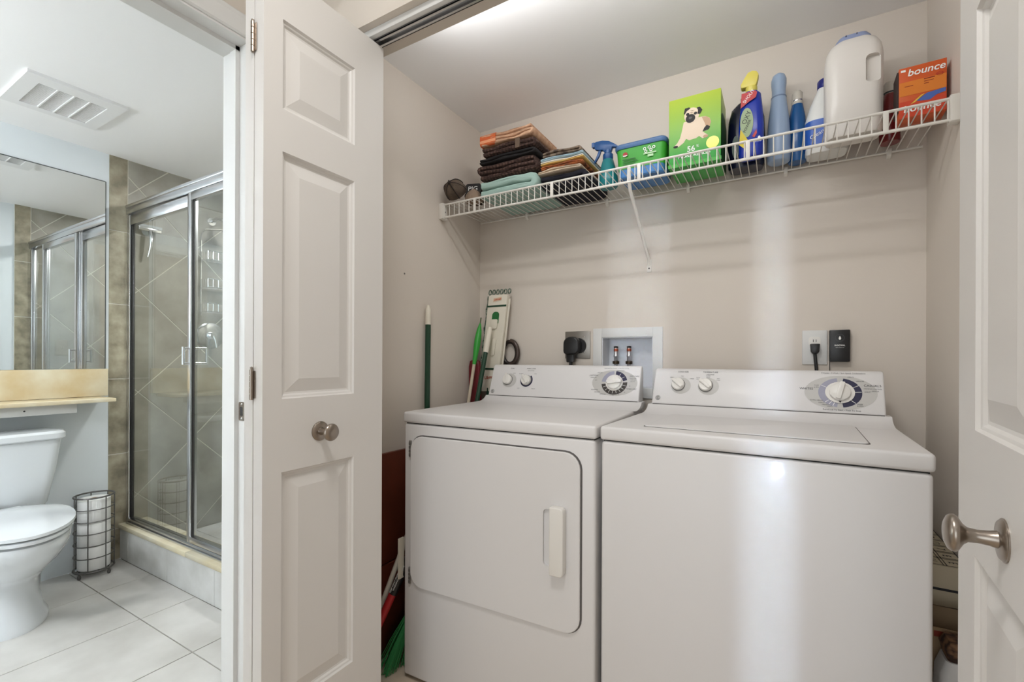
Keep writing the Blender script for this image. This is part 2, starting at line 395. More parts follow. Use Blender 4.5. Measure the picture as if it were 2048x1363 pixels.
# ------------------------------------------------------------------ bifold closet doors
LW, LT, LZ0, LZ1 = .359, .034, .012, 2.0
PANELS = [(.27, .829), (1.0, 1.577), (1.676, 1.885)]
PA0, PA1 = .046, .256
RINGS = [(0, 0), (.003, .005), (.007, .0065), (.0105, .0105), (.015, .0115), (.046, .0035)]
def leaf(parent, fr, flip=False):
    """fr: a from the fold edge to the track edge, b up, n out of the visible face"""
    xs = [0, PA0, PA1, LW]; zs = [LZ0]
    for p in PANELS: zs += list(p)
    zs.append(LZ1); vs, fs = [], []
    def quad(p):
        k = len(vs); vs.extend(p); fs.append((k, k + 1, k + 2, k + 3))
    for i in range(3):
        for j in range(len(zs) - 1):
            if i == 1 and j % 2 == 1: continue
            for d in (0, -LT):
                quad([fr(xs[i], zs[j], d), fr(xs[i + 1], zs[j], d), fr(xs[i + 1], zs[j + 1], d), fr(xs[i], zs[j + 1], d)])
    for a, b in (((0, LZ0), (LW, LZ0)), ((LW, LZ0), (LW, LZ1)), ((LW, LZ1), (0, LZ1)), ((0, LZ1), (0, LZ0))):
        quad([fr(*a, 0), fr(*b, 0), fr(*b, -LT), fr(*a, -LT)])
    o = mesh('leaf', vs, fs, DOOR, parent)
    for z0, z1 in PANELS:
        v2, f2 = [], []
        for side in (0, 1):
            base = len(v2)
            for ins, dep in RINGS:
                n = -dep if side == 0 else -LT + dep
                for a, b in ((PA0 + ins, z0 + ins), (PA1 - ins, z0 + ins), (PA1 - ins, z1 - ins), (PA0 + ins, z1 - ins)): v2.append(fr(a, b, n))
            for l in range(len(RINGS) - 1):
                for i in range(4): f2.append((base + l * 4 + i, base + l * 4 + (i + 1) % 4, base + l * 4 + 4 + (i + 1) % 4, base + l * 4 + 4 + i))
            e = base + (len(RINGS) - 1) * 4; f2.append((e, e + 1, e + 2, e + 3))
        mesh('panel', v2, f2, DOOR, o)
    return o
def door_knob(parent, loc, axis):
    k = lathe('knob', [(.0001, .0), (.023, .0), (.0235, .002), (.021, .0045), (.010, .006), (.0085, .012), (.0075, .022), (.0085, .030), (.012, .034), (.0195, .0385), (.0215, .041), (.0215, .044), (.019, .0475), (.012, .0505), (.006, .0515), (.0001, .0515)], NICKEL, parent, 28, loc, axis)
    lathe('rosette', [(.0001, .0), (.0245, .0), (.0245, .0015), (.022, .0025), (.0001, .0025)], NICKEL, k, 28, loc, axis)
def fold_hinge(parent, x, y, z0, z1):
    n = 5; h = (z1 - z0) / n
    hg = tube('hinge', [(x, y, z0), (x, y, z1)], .0032, NICKEL, parent, 10)
    for i in range(n):
        tube('knuckle', [(x, y - .0005, z0 + i * h + .0008), (x, y - .0005, z0 + (i + 1) * h - .0008)], .0042, NICKEL, hg, 10)
    box('hinge_plate', (x - .010, y + .0022, z0 + .004), (x + .010, y + .0030, z1 - .004), NICKEL, hg)
    lathe('pin_tip', [(.0001, 0), (.003, 0), (.0035, .004), (.0001, .006)], NICKEL, hg, 10, (x, y, z1))
bd = thing('bifold_door', 'white panelled bifold door folded open beside the bathroom doorway', 'door', (-1.035, .79, 0))
fr1 = Fr((.035, -.184, 0), (0, 1, 0), (0, 0, 1)); leaf(bd, fr1)
leaf(bd, Fr((-.0025, -.184, 0), (0, 1, 0), (0, 0, 1)))
door_knob(bd, (.035, -.034, .912), (1, 0, 0))
for z in (1.79, 1.0, .25): fold_hinge(bd, -.0, -.1885, z, z + .07)
tube('pivot_pin', [(.018, .165, 1.99), (.018, .165, 2.022)], .005, NICKEL, bd)
be = thing('bifold_door', 'white panelled bifold door folded open at the right edge beyond the washer', 'door', (.243, .965, 0))
dv = Vector((.0918, .9958, 0))
near = -dv * LW
def leaf_right():
    # visible face looks to -x : a runs from the fold edge towards the track, mirrored so the normal points left
    class FM:
        def __init__(s, off): s.off = off
        nxv = Vector((-.9958, .0918, 0))
        def __call__(s, a, b, n=0): return near + dv * a + Vector((0, 0, b)) + FM.nxv * (n + s.off)
    leaf(be, FM(0)); leaf(be, FM(-.0375))
    kp = near + dv * (LW - .241) + Vector((0, 0, .893))
    door_knob(be, kp, (-.9958, .0918, 0))
    for z in (1.79, 1.0, .25): fold_hinge(be, (near + Vector((.036, 0, 0))).x, near.y - .008, z, z + .07)
    tube('pivot_pin', [(.018, -.02, 1.99), (.018, -.02, 2.022)], .005, NICKEL, be)
leaf_right()
trk = thing('door_track', 'long metal bifold track under the closet header', 'track', (-.3575, .953, 2.03))
boxes('rail', [((-.725, -.016, -.022), (.725, -.0135, 0)), ((-.725, .0135, -.022), (.725, .016, 0)), ((-.725, -.016, -.0025), (.725, .016, 0)), ((-.725, -.016, -.022), (.725, -.007, -.0205)), ((-.725, .007, -.022), (.725, .016, -.0205))], ALU, trk)
box('track_trim', (-.725, -.033, -.020), (.725, -.018, 0), TRIM, trk, bevel=.002)

# ------------------------------------------------------------------ dryer and washer
def dial(parent, fr, a, b, r, rot, mring=None, ringr=1.35):
    k = lathe('knob', [(r, 0), (r * 1.02, .004), (r * .98, .012), (r * .9, .0135), (.0001, .0135)], APPL_K, parent, 28, fr(a, b, .001), fr.nx)
    f2 = Fr(fr(a, b, .013), fr.ax * math.cos(rot) + fr.bx * math.sin(rot), fr.bx * math.cos(rot) - fr.ax * math.sin(rot))
    prism('grip', rrect(-r * .92, r * 1.12, -r * .24, r * .24, r * .1, 3), f2, -.004, .009, APPL_K, k, bevel=.002)
    prism('skirt', ell(0, 0, r * 1.1, r * 1.1, 28), Fr(fr(a, b), fr.ax, fr.bx), 0, .0018, mat('grey_knob_ring', s2l(120, 118, 116), .5), k)  # grey ring around the knob base
    return k
GREYP = mat('pale_grey_print', s2l(196, 194, 190), .4)
LAV = mat('lavender_print', s2l(158, 158, 176), .4); NAVY = mat('navy_print', s2l(24, 24, 62), .4); BROWNP = mat('charcoal_print', s2l(52, 46, 42), .4)
def emblem(parent, fr, a, b, r):
    flat('emblem', [ell(a, b, r, r, 24)], fr, .0006, mat('emblem_grey', s2l(92, 90, 90), .4), parent)
    flat('emblem_ring', arcband(a, b, r * .72, r * .84, 0, 360, 24), fr, .0009, WHITEP, parent)
    text('emblem_letters', 'GE', r * 1.05, fr, a, b, WHITEP, parent, n=.0009, shear=.25)
def machine(root, foldy, foldz, topy, topz, x0, x1):
    box('plinth', (.02, .04, 0), (.666, .58, .05), DARK, root)
    box('cabinet', (.003, .004, .014), (.683, .585, .874), APPL, root, bevel=.009, bseg=3)
    box('seam', (.008, .012, .86), (.678, .58, .885), DARK, root)
    box('top', (0, 0, .877), (.686, .585, .914), APPL, root, bevel=.008, bseg=3)
    prof = [(foldy - .085, .9135), (foldy - .05, .9165), (foldy - .025, .922), (foldy - .008, .930), (foldy, foldz), (foldy + .055, foldz), (foldy + .055, .9135)]
    prism('deck_riser', prof, Fr((x0 - .012, 0, 0), (0, 1, 0), (0, 0, 1)), 0, x1 - x0 + .024, APPL, root, bevel=.004, smooth=.6)
    P = [(foldy + .002, foldz + .002), (topy - .006, topz - .012), (topy, topz - .004), (topy + .012, topz), (.575, topz - .004), (.583, topz - .02), (.583, .91), (foldy + .03, .91)]
    c = prism('console', P, Fr((x0, 0, 0), (0, 1, 0), (0, 0, 1)), 0, x1 - x0, APPL, root, bevel=.006, smooth=.6, bseg=3)
    prism('console_seam', [(foldy + .0012, foldz - .001), (foldy + .03, foldz - .001), (foldy + .03, foldz + .0035), (foldy + .0016, foldz + .0025)], Fr((x0 + .004, 0, 0), (0, 1, 0), (0, 0, 1)), 0, x1 - x0 - .008, GREYLINE, root)
    for sx in (.06, .62):
        lathe('foot', [(.0001, 0), (.02, 0), (.02, .012), (.008, .014), (.008, .05), (.0001, .05)], BLACK, root, 12, (sx, .05, 0))
    dy, dz = topy - .006 - foldy - .002, topz - .012 - foldz - .002; L = math.hypot(dy, dz)
    fr = Fr((0, foldy + .002, foldz + .002), (1, 0, 0), (0, dy / L, dz / L))
    return c, fr, lambda z: (z - foldz - .002) * L / dz
dr = thing('dryer', 'white front-loading clothes dryer with square door beside the open bifold door', 'dryer', (-1.113, 1.170, 0), .03)
c, fr, zb = machine(dr, .503, .938, .556, 1.072, .034, .683)
# dryer door with recessed grip
FD = Fr((0, .004, 0), (1, 0, 0), (0, 0, 1))
prism('door_gap', rrect(.035, .646, .326, .839, .05, 6), FD, -.004, .0012, GREYLINE, dr)
door = prism('door', rrect(.0375, .6415, .3285, .835, .047, 6), FD, 0, .009, APPL, dr, bevel=.003, bseg=3)
cut = prism('cut', rrect(.531, .575, .505, .668, .012, 5), FD, .0015, .03, APPL)
cut.parent = dr
md = door.modifiers.new('b', 'BOOLEAN'); md.operation = 'DIFFERENCE'; md.object = cut; md.solver = 'EXACT'
dg = bpy.context.evaluated_depsgraph_get(); dg.update()
me = bpy.data.meshes.new_from_object(door.evaluated_get(dg)); door.modifiers.clear(); door.data = me
for q in me.polygons: q.use_smooth = False
bpy.data.objects.remove(cut)
hn = prism('handle', rrect(.560, .602, .492, .682, [.012, .012, .003, .003], 5), FD, .008, .034, APPL_K, door, bevel=.006, bseg=3)
for z in (.79, .36):
    h = box('hinge', (.029, -.003, z - .028), (.037, .003, z + .028), mat('hinge_grey', s2l(150, 146, 140), .4, .6), dr, bevel=.001)
    for q in range(4): box('knuckle', (.030, -.0042, z - .024 + q * .0125), (.036, -.0028, z - .016 + q * .0125), GREYLINE, h)
emblem(c, fr, .052, zb(.956), .0085)
dial(dr, fr, .118, zb(1.006), .021, math.radians(100)); dial(dr, fr, .208, zb(1.006), .021, math.radians(128))
flat('knob_plate', [ell(.126, zb(1.004), .033, .031)], fr, .0005, GREYP, c)
flat('heat_ring', arcband(.208, zb(1.006), .0235, .0285, 120, 410, 30), fr, .0006, NAVY, c)
ta, tb = .585, zb(1.006)
flat('dial_plate', [ell(ta, tb, .088, .052, 48)], fr, .0005, GREYP, c)
for nm, a0, a1, mm in (('dial_band', 188, 364, BROWNP), ('dial_band', 95, 176, LAV), ('dial_band', 14, 86, NAVY)):
    flat(nm, arcband(ta, tb, .0335, .050, a0, a1, 24, .95), fr, .0008, mm, c)
for a in list(range(205, 355, 20)) + [35, 60]:
    p = math.radians(a); flat('dial_tick', [[(ta + .034 * math.cos(p - .02), tb + .033 * math.sin(p - .02)), (ta + .046 * math.cos(p - .015), tb + .043 * math.sin(p - .015)), (ta + .046 * math.cos(p + .015), tb + .043 * math.sin(p + .015)), (ta + .034 * math.cos(p + .02), tb + .033 * math.sin(p + .02))]], fr, .001, WHITEP, c)
dial(dr, fr, ta, tb, .027, math.radians(8))
prism('dial_skirt', ell(ta, tb, .033, .032, 36), fr, .0008, .004, APPL_K, c)
flat('dial_pointer', [[(ta - .033, tb), (ta - .025, tb + .004), (ta - .025, tb - .004)]], fr, .0046, INK, c)
for s, z, a, b, al in (('START', .0055, .133, 1.055, 'CENTER'), ('FABRIC CARE', .0055, .222, 1.055, 'CENTER'), ('HEAT SETTING', .0036, .222, 1.046, 'CENTER'), ('START', .0034, .145, 1.034, 'CENTER'), ('NO HEAT', .0036, .178, 1.033, 'CENTER'), ('HIGH', .0036, .246, 1.033, 'CENTER'), ('LOW', .0036, .176, .972, 'CENTER'), ('MEDIUM', .0036, .246, .972, 'CENTER'),
    ('Automatic Dry Control - Cross Over Drying', .0042, .588, 1.061, 'CENTER'), ('COTTONS', .0058, .501, 1.032, 'CENTER'), ('MORE DRY', .004, .501, 1.024, 'CENTER'), ('DRY', .004, .512, 1.014, 'CENTER'), ('LESS DRY', .004, .525, 1.043, 'CENTER'), ('DEWRINKLE', .004, .510, .978, 'CENTER'), ('AIR FLUFF', .004, .522, .969, 'CENTER'), ('OPTIONAL', .004, .545, .962, 'CENTER'), ('COOL DOWN', .0036, .605, 1.052, 'CENTER'), ('EASY CARE', .0058, .660, 1.032, 'CENTER'), ('MIXED LOAD', .0034, .655, 1.024, 'CENTER'), ('MORE DRY', .0034, .657, 1.018, 'CENTER'), ('LESS DRY', .0034, .655, 1.012, 'CENTER'), ('TIMED DRY', .0062, .652, .984, 'CENTER'), ('70', .004, .645, .995, 'CENTER'), ('60', .004, .628, .972, 'CENTER'), ('40', .004, .606, .962, 'CENTER'), ('30', .004, .585, .959, 'CENTER')):
    text('lettering', s, z * 1.25, fr, a, zb(b), INK, c, al, n=.0011)

wa = thing('washer', 'white top-loading washing machine with closed lid under the wire shelf', 'washer', (-.42, 1.198, 0), -.03)
c, fr, zb = machine(wa, .445, .940, .50, 1.064, .020, .668)
LF = Fr((0, 0, .914), (1, 0, 0), (0, 1, 0))
prism('lid_gap', rrect(.100, .592, .058, .372, .012, 4), LF, -.002, .0006, GREYLINE, wa)
prism('lid', rrect(.103, .589, .062, .372, .012, 4), LF, -.002, .0035, APPL, wa, bevel=.002)
emblem(c, fr, .040, zb(.962), .0085)
for a in (.105, .194):
    flat('knob_plate', [ell(a + .008, zb(1.006), .033, .030)], fr, .0005, GREYP, c)
    dial(wa, fr, a, zb(1.009), .021, math.radians(140))
ta, tb = .563, zb(1.0)
flat('dial_plate', [ell(ta, tb, .088, .053, 48)], fr, .0005, GREYP, c)
for a0, a1, mm in ((97, 262, LAV), (-82, 30, NAVY), (33, 80, NAVY)):
    flat('dial_band', arcband(ta, tb, .036, .053, a0, a1, 24, .86), fr, .0008, mm, c)
for a in (150, 225, 238, 250, -45, 5):
    p = math.radians(a); flat('dial_tick', [[(ta + .036 * math.cos(p - .02), tb + .031 * math.sin(p - .02)), (ta + .052 * math.cos(p - .015), tb + .044 * math.sin(p - .015)), (ta + .052 * math.cos(p + .015), tb + .044 * math.sin(p + .015)), (ta + .036 * math.cos(p + .02), tb + .031 * math.sin(p + .02))]], fr, .001, WHITEP, c)
dial(wa, fr, ta, tb, .026, math.radians(76))
prism('dial_skirt', ell(ta, tb, .036, .033, 36), fr, .0008, .004, APPL_K, c)
flat('dial_pointer', [[(ta, tb - .033), (ta - .0045, tb - .024), (ta + .0045, tb - .024)]], fr, .0046, INK, c)
for s, z, a, b in (('LOAD SIZE', .0058, .118, 1.053), ('TEMPERATURE', .0058, .206, 1.053), ('WASH/RINSE', .0034, .206, 1.045), ('SMALL', .0036, .082, 1.033), ('MED', .0036, .116, 1.038), ('LARGE', .0036, .148, 1.030), ('COLD', .0036, .168, 1.034), ('COLD', .0034, .168, 1.029), ('WARM', .0036, .200, 1.040), ('COLD', .0034, .200, 1.035), ('HOT', .0036, .232, 1.032), ('COLD', .0034, .232, 1.027),
    ('9 Cycles - 3 Wash / Spin Speed Combinations', .0046, .572, 1.0565), ('WHITES', .0078, .480, 1.009), ('CASUALS', .0078, .640, 1.022), ('WRINKLE CONTROL', .0036, .640, 1.013), ('GENTLE', .0036, .646, 1.007), ('RINSE', .0036, .506, 1.020), ('& SPIN', .0036, .506, 1.014), ('HEAVY', .004, .590, 1.0455), ('MEDIUM', .004, .612, 1.034), ('LIGHT', .004, .628, 1.004), ('EXTRA HEAVY', .004, .506, .976), ('HEAVY', .004, .518, .970), ('MEDIUM', .004, .528, .9645), ('LIGHT', .004, .538, .960), ('RINSE', .004, .610, .969), ('& SPIN', .004, .610, .964), ('Pull Knob To Start - Push To Stop', .0052, .566, .9505)):
    text('lettering', s, z * 1.25, fr, a, zb(b), INK, c, n=.0011)

# ------------------------------------------------------------------ fittings on the back wall
FW = Fr((0, D, 0), (1, 0, 0), (0, 0, 1))
ob = thing('washer_outlet_box', 'white recessed wall box with two water valves above the dryer', 'outlet box', (-.5375, D, 1.08))
for a, b in (((-.1435, -.006, -.14), (-.1055, 0, .146)), ((.1055, -.006, -.14), (.1435, 0, .146)), ((-.1055, -.006, .108), (.1055, 0, .146)), ((-.1055, -.006, -.14), (.1055, 0, -.10))):
    box('frame', a, b, TRIM, ob, bevel=.0015)
boxes('liner', [((-.1055, 0, -.10), (-.102, .088, .108)), ((.102, 0, -.10), (.1055, .088, .108)), ((-.102, .0845, -.10), (.102, .088, .108)), ((-.102, 0, .1045), (.102, .0845, .108)), ((-.102, 0, -.1), (.102, .0845, -.0965))], mat('valve_box_plastic', s2l(222, 224, 228), .45), ob)
STEEL = mat('steel_valve', (.6, .6, .62), .3, 1.0); COPPER = mat('copper_band', s2l(170, 92, 70), .35, .8)
for x in (-.058, -.002):
    v = lathe('valve', [(.0085, -.03), (.0085, .026), (.010, .028), (.010, .033), (.0085, .035), (.0085, .064), (.0001, .064)], STEEL, ob, 16, (x, .04, 0))
    lathe('cap', [(.0001, .064), (.009, .064), (.009, .071), (.0001, .072)], DARK, v, 16, (x, .04, 0))
    lathe('band', [(.0088, .050), (.0094, .051), (.0094, .061), (.0088, .062)], COPPER, v, 16, (x, .04, 0))
    lathe('collar', [(.0088, -.004), (.0145, -.002), (.0145, .008), (.0088, .010)], mat('dark_brass', s2l(70, 58, 48), .35, .9), v, 12, (x, .04, 0))
rc = thing('dryer_power_outlet', 'square stainless outlet plate with a thick black dryer plug', 'outlet', (-.752, D, 1.158))
box('plate', (-.058, -.005, -.059), (.058, 0, .059), mat('stainless_plate', s2l(150, 146, 140), .35, .8), rc, bevel=.002)
lathe('socket', [(.0001, 0), (.033, 0), (.033, .008), (.0001, .008)], BLACK, rc, 24, (.008, -.005, -.004), (0, -1, 0))
pg = prism('plug', rrect(-.050, .022, -.042, .034, [.026, .03, .03, .016], 5), Fr((0, -.013, 0), (1, 0, 0), (0, 0, 1)), 0, .034, BLACK, rc, bevel=.007, bseg=3)
prism('strain_relief', rrect(-.037, -.004, -.075, -.036, .004, 3), Fr((0, -.016, 0), (1, 0, 0), (0, 0, 1)), 0, .024, BLACK, pg, bevel=.003)
tube('cord', [(-.02, -.028, -.07), (-.021, -.028, -.10), (-.02, -.024, -.16), (-.005, -.02, -.26), (.03, -.02, -.40)], .0075, BLACK, rc, 10)
for x, z in ((.030, .036), (.032, -.032)): lathe('screw', [(.0001, 0), (.0035, 0), (.003, .0015), (.0001, .0018)], CHROME, rc, 10, (x, -.005, z), (0, -1, 0))
po = thing('wall_outlet', 'white wall plate with a black plug above the washer', 'outlet', (.106, D, 1.139))
box('plate', (-.0355, -.005, -.058), (.0355, 0, .058), TRIM, po, bevel=.002)
prism('receptacle', rrect(-.017, .017, .006, .036, .008, 4), Fr((0, -.005, 0), (1, 0, 0), (0, 0, 1)), 0, .0012, APPL_K, po)
for x in (-.004, .004): box('slot', (x - .0008, -.0068, .018), (x + .0008, -.0060, .027), DARK, po)
p = prism('plug', [(-.014, .012), (.014, .012), (.012, -.014), (.007, -.022), (-.007, -.022), (-.012, -.014)], Fr((0, -.006, 0), (1, 0, 0), (0, 0, 1)), 0, .026, BLACK, po, bevel=.003)
tube('cord', [(0, -.018, -.018), (.002, -.019, -.045), (.005, -.02, -.08), (.012, -.02, -.16), (.02, -.03, -.3)], .0052, BLACK, po, 8)
de = thing('wall_device', 'small black wall device with white logo print next to the wall outlet', 'device', (.174, D, 1.1435))
box('case', (-.028, -.024, -.0525), (.028, 0, .0525), BLACK, de, bevel=.003)
FDv = Fr((0, -.024, 0), (1, 0, 0), (0, 0, 1))
flat('button_ring', arcband(0, .026, .011, .0125, 0, 360, 28), FDv, .0006, mat('dark_grey_print', s2l(60, 60, 62), .4), de)
flat('drop_symbol', [[(0, .033), (.0035, .025), (.0025, .021), (0, .0195), (-.0025, .021), (-.0035, .025)]], FDv, .0006, WHITEP, de)
text('lettering', 'ROOYAL', .0072, FDv, 0, .001, WHITEP, de, bold=.02); text('lettering', 'LEAK DETECTOR', .003, FDv, 0, -.006, WHITEP, de)
tube('cord', [(-.026, -.01, -.05), (-.026, -.01, -.09), (-.025, -.012, -.2)], .0012, BLACK, de, 6)
wn = thing('wall_anchor', 'small grey screw anchor left in the closet side wall', 'anchor', (XL, 1.336, 1.428))
lathe('collar', [(.0001, 0), (.004, 0), (.0035, .0012), (.0001, .0015)], mat('anchor_grey', s2l(140, 134, 126), .6), wn, 12, (0, 0, 0), (1, 0, 0))
lathe('screw_head', [(.0001, 0), (.0022, 0), (.0018, .0022), (.0001, .0024)], GREYLINE, wn, 10, (0, 0, 0), (1, 0, 0))

# ------------------------------------------------------------------ wire shelf
SZ, SYF_, SYB = 1.757, 1.555, 1.848
sh = thing('wire_shelf', 'long white wire closet shelf with hanging front lip above the machines', 'shelf', (-.436, D, SZ))
X0, X1 = XL + .012 + .436, XR - .012 + .436
yb, yf = SYB - D, SYF_ - D
tube('front_rail', [(X0, yf, 0), (X1, yf, 0)], .0042, WIREW, sh); tube('lip_rail', [(X0, yf, -.054), (X1, yf, -.054)], .0042, WIREW, sh)
tube('back_rod', [(X0, yb, -.004), (X1, yb, -.004)], .0036, WIREW, sh); tube('middle_rod', [(X0, (yf + yb) / 2 - .03, -.006), (X1, (yf + yb) / 2 - .03, -.006)], .0036, WIREW, sh)
v, f = tubeg([(0, yb, .0), (0, yf + .004, .0), (0, yf - .001, -.004), (0, yf - .001, -.054)], .0017, 5)
w0 = mesh('wire', v, f, WIREW, sh, smooth=0.9); n = 64
for i in range(n):
    w = w0 if i == 0 else w0.copy()
    if i: COL.objects.link(w)
    w.parent = sh; w.location = (X0 + .012 + (X1 - X0 - .024) * i / (n - 1), 0, 0)
for x in (-1.085, -.735, -.41, -.082, .245):
    box('lip_brace', (x + .436 - .006, yf - .0045, -.054), (x + .436 + .006, yf - .002, 0), WIREW, sh, bevel=.001)
for x, s in ((XL + .436, 1), (XR + .436, -1)):
    e = prism('end_bracket', [(yf - .012, .006), (yf + .02, .010), (yf + .02, -.062), (yf - .012, -.06)], Fr((x, 0, 0), (0, 1, 0), (0, 0, 1)), 0 if s > 0 else -.022, .022 if s > 0 else 0, WIREW, sh, bevel=.002)
    lathe('screw', [(.0001, 0), (.004, 0), (.003, .002), (.0001, .002)], GREYLINE, e, 10, (x + s * .022, yf + .004, -.03), (s, 0, 0))
for x in (-1.0, -.62, -.3, .02, .3):
    c_ = prism('wall_clip', [(yb - .006, .006), (0, .010), (0, -.022), (yb - .004, -.014)], Fr((x + .436 - .006, 0, 0), (0, 1, 0), (0, 0, 1)), 0, .012, WIREW, sh, bevel=.001)
br = tube('support_brace', [(-.008, yf - .002, -.004), (-.008, yf + .004, -.058), (-.010, yf + .02, -.075), (-.012, -.008, -.262), (-.012, -.004, -.285)], .0062, WIREW, sh, 10)
box('brace_foot', (-.021, -.004, -.312), (-.003, 0, -.262), WIREW, br, bevel=.001)
lathe('screw', [(.0001, 0), (.0035, 0), (.0025, .002), (.0001, .002)], GREYLINE, br, 10, (-.012, -.004, -.297), (0, -1, 0))
DECK = SZ + .003

# ------------------------------------------------------------------ towels
def towel(label, x0, x1, y0, y1, z0, z1, layers, m, seed=0, wob=.0022, group='folded towels on the wire shelf', rot=0, hang=0.0, name='towel'):
    """a cloth folded back and forth: the folds show on the front"""
    rnd = random.Random(seed); w, h = x1 - x0, z1 - z0; t = h / layers; cl = []
    for i in range(layers):
        z = (i + .5) * t; xs = [-w / 2 + t * .5 + (w - t) * k / 9 for k in range(10)]
        if i % 2: xs = xs[::-1]
        cl += [(x, z) for x in xs]
        if i < layers - 1:
            ex = xs[-1]; sg = 1 if ex > 0 else -1
            for k in range(1, 5):
                a = -PI / 2 + PI * k / 5; cl.append((ex + sg * math.cos(a) * t * .5, z + t / 2 + math.sin(a) * t / 2))
    n = len(cl); nrm = []
    for i, (x, z) in enumerate(cl):
        dx, dz = cl[min(i + 1, n - 1)][0] - cl[max(i - 1, 0)][0], cl[min(i + 1, n - 1)][1] - cl[max(i - 1, 0)][1]; q = math.hypot(dx, dz) or 1
        nrm.append((-dz / q, dx / q))
    def outline(ht):
        return [(x + a * ht, z + b * ht) for (x, z), (a, b) in zip(cl, nrm)] + [(x - a * ht, z - b * ht) for (x, z), (a, b) in list(zip(cl, nrm))[::-1]]
    rings = []; ph = [rnd.uniform(0, 6) for _ in range(6)]
    prof = [(0, .18), (.0015, .30), (.005, .39), (.012, .45), (.03, .465), (.5 * (y1 - y0), .465), (y1 - y0, .465)]
    for j, (yo, hf) in enumerate(prof):
        ring = []
        for (x, z) in outline(t * hf):
            dz = wob * (math.sin(x * 34 + ph[0]) + .6 * math.sin(x * 71 + ph[1]) * math.sin(z * 60 + ph[2])) - hang * (x / w) ** 2
            zz = max(z + dz * min(1, z / .01), 0.0005)
            ring.append((x + wob * math.sin(z * 90 + ph[3]) * .6, yo - (y1 - y0) / 2 + wob * 1.2 * math.sin(x * 50 + z * 130 + ph[4]), zz))
        rings.append(ring)
    o = loft(name, rings, m, None, smooth=.9)
    at(o, ((x0 + x1) / 2, (y0 + y1) / 2, z0), (0, 0, rot)); return tag(o, label, 'towel', group)
TERRY = dict(rough=.95)
MINT = mat('mint_terry', s2l(160, 186, 176), .95, bump=(260, .35)); BROWN = dots_mat('brown_bubble_terry', s2l(56, 38, 32), s2l(104, 78, 68), 68)
BLK = mat('black_terry', s2l(24, 21, 22), .95, bump=(260, .4)); NAVT = mat('navy_terry', s2l(26, 26, 36), .95, bump=(220, .5))
ORG = stripes_mat('orange_striped_terry', [s2l(200, 98, 52), s2l(222, 152, 112), s2l(196, 92, 48)], 30, 'Z')
TAN = mat('tan_terry', s2l(206, 168, 138), .95, noise=(60, s2l(180, 136, 106), .2), bump=(220, .4)); CREAM = mat('cream_terry', s2l(204, 184, 162), .95, bump=(220, .4))
tz = DECK
ty0, ty1 = 1.575, 1.835
tx0, tx1 = -1.085, -.822
towel('mint green folded bath towel at the bottom of the taller stack', tx0, tx1, ty0, ty1, tz, tz + .070, 2, MINT, 1)
towel('dark brown bubble-textured towel folded just above the mint towel', tx0 + .0, tx1 + .006, ty0 + .005, ty1, tz + .076, tz + .136, 3, BROWN, 2)
towel('plain black folded towel in the middle of the taller stack', tx0 + .002, tx1 - .002, ty0 + .005, ty1, tz + .142, tz + .168, 2, BLK, 3)
b2 = towel('dark brown bubble-textured towel right below the orange towel', tx0 + .012, tx1 - .004, ty0 + .005, ty1, tz + .174, tz + .209, 2, BROWN, 4)
box('woven_band', (.042, -.131, .001), (.062, -.125, .038), mat('brown_band', s2l(96, 78, 64), .9), b2)
o1 = towel('orange and tan striped towel lying on top of the taller stack', tx0 + .012, tx1 - .012, ty0 + .002, ty1 - .01, tz + .215, tz + .258, 3, TAN, 5, wob=.003)
# orange striped end of that towel
vs = []
rg = []
for j in range(5):
    rg.append([(-.122 + .076 * j / 4, a, b) for a, b in rrect(-.126, .118, .0015, .0475, .012, 4)])
loft('orange_border', rg, ORG, o1)
qx0, qx1 = -.808, -.628
Y0 = 1.60
towel('navy folded towel at the bottom of the shorter stack', qx0 - .006, qx1 + .004, Y0, ty1, tz, tz + .046, 2, NAVT, 6)
towel('cream folded towel lying on the navy towel', qx0 - .008, qx1 - .01, Y0 - .01, ty1, tz + .051, tz + .067, 2, CREAM, 7)
towel('rust orange and brown folded towel in the shorter stack', qx0 + .002, qx1 - .004, Y0, ty1, tz + .071, tz + .085, 2, mat('rust_terry', s2l(190, 112, 66), .95, noise=(40, s2l(92, 58, 44), .1)), 8)
towel('pale yellow and white folded cloth above the rust towel', qx0, qx1 - .002, Y0, ty1, tz + .089, tz + .102, 2, stripes_mat('yellow_white_cloth', [s2l(222, 186, 110), s2l(232, 226, 214), s2l(234, 228, 218)], 55, 'Z'), 9)
towel('light blue folded cloth near the top of the shorter stack', qx0 - .002, qx1 - .004, Y0, ty1, tz + .106, tz + .115, 2, mat('pale_blue_cloth', s2l(186, 208, 218), .95, bump=(240, .3)), 10)
towel('taupe patterned folded cloth on top of the shorter stack', qx0 + .004, qx1 - .016, Y0 + .005, ty1, tz + .119, tz + .142, 2, mat('taupe_print_cloth', s2l(140, 122, 104), .95, noise=(38, s2l(78, 64, 56), .08)), 11)

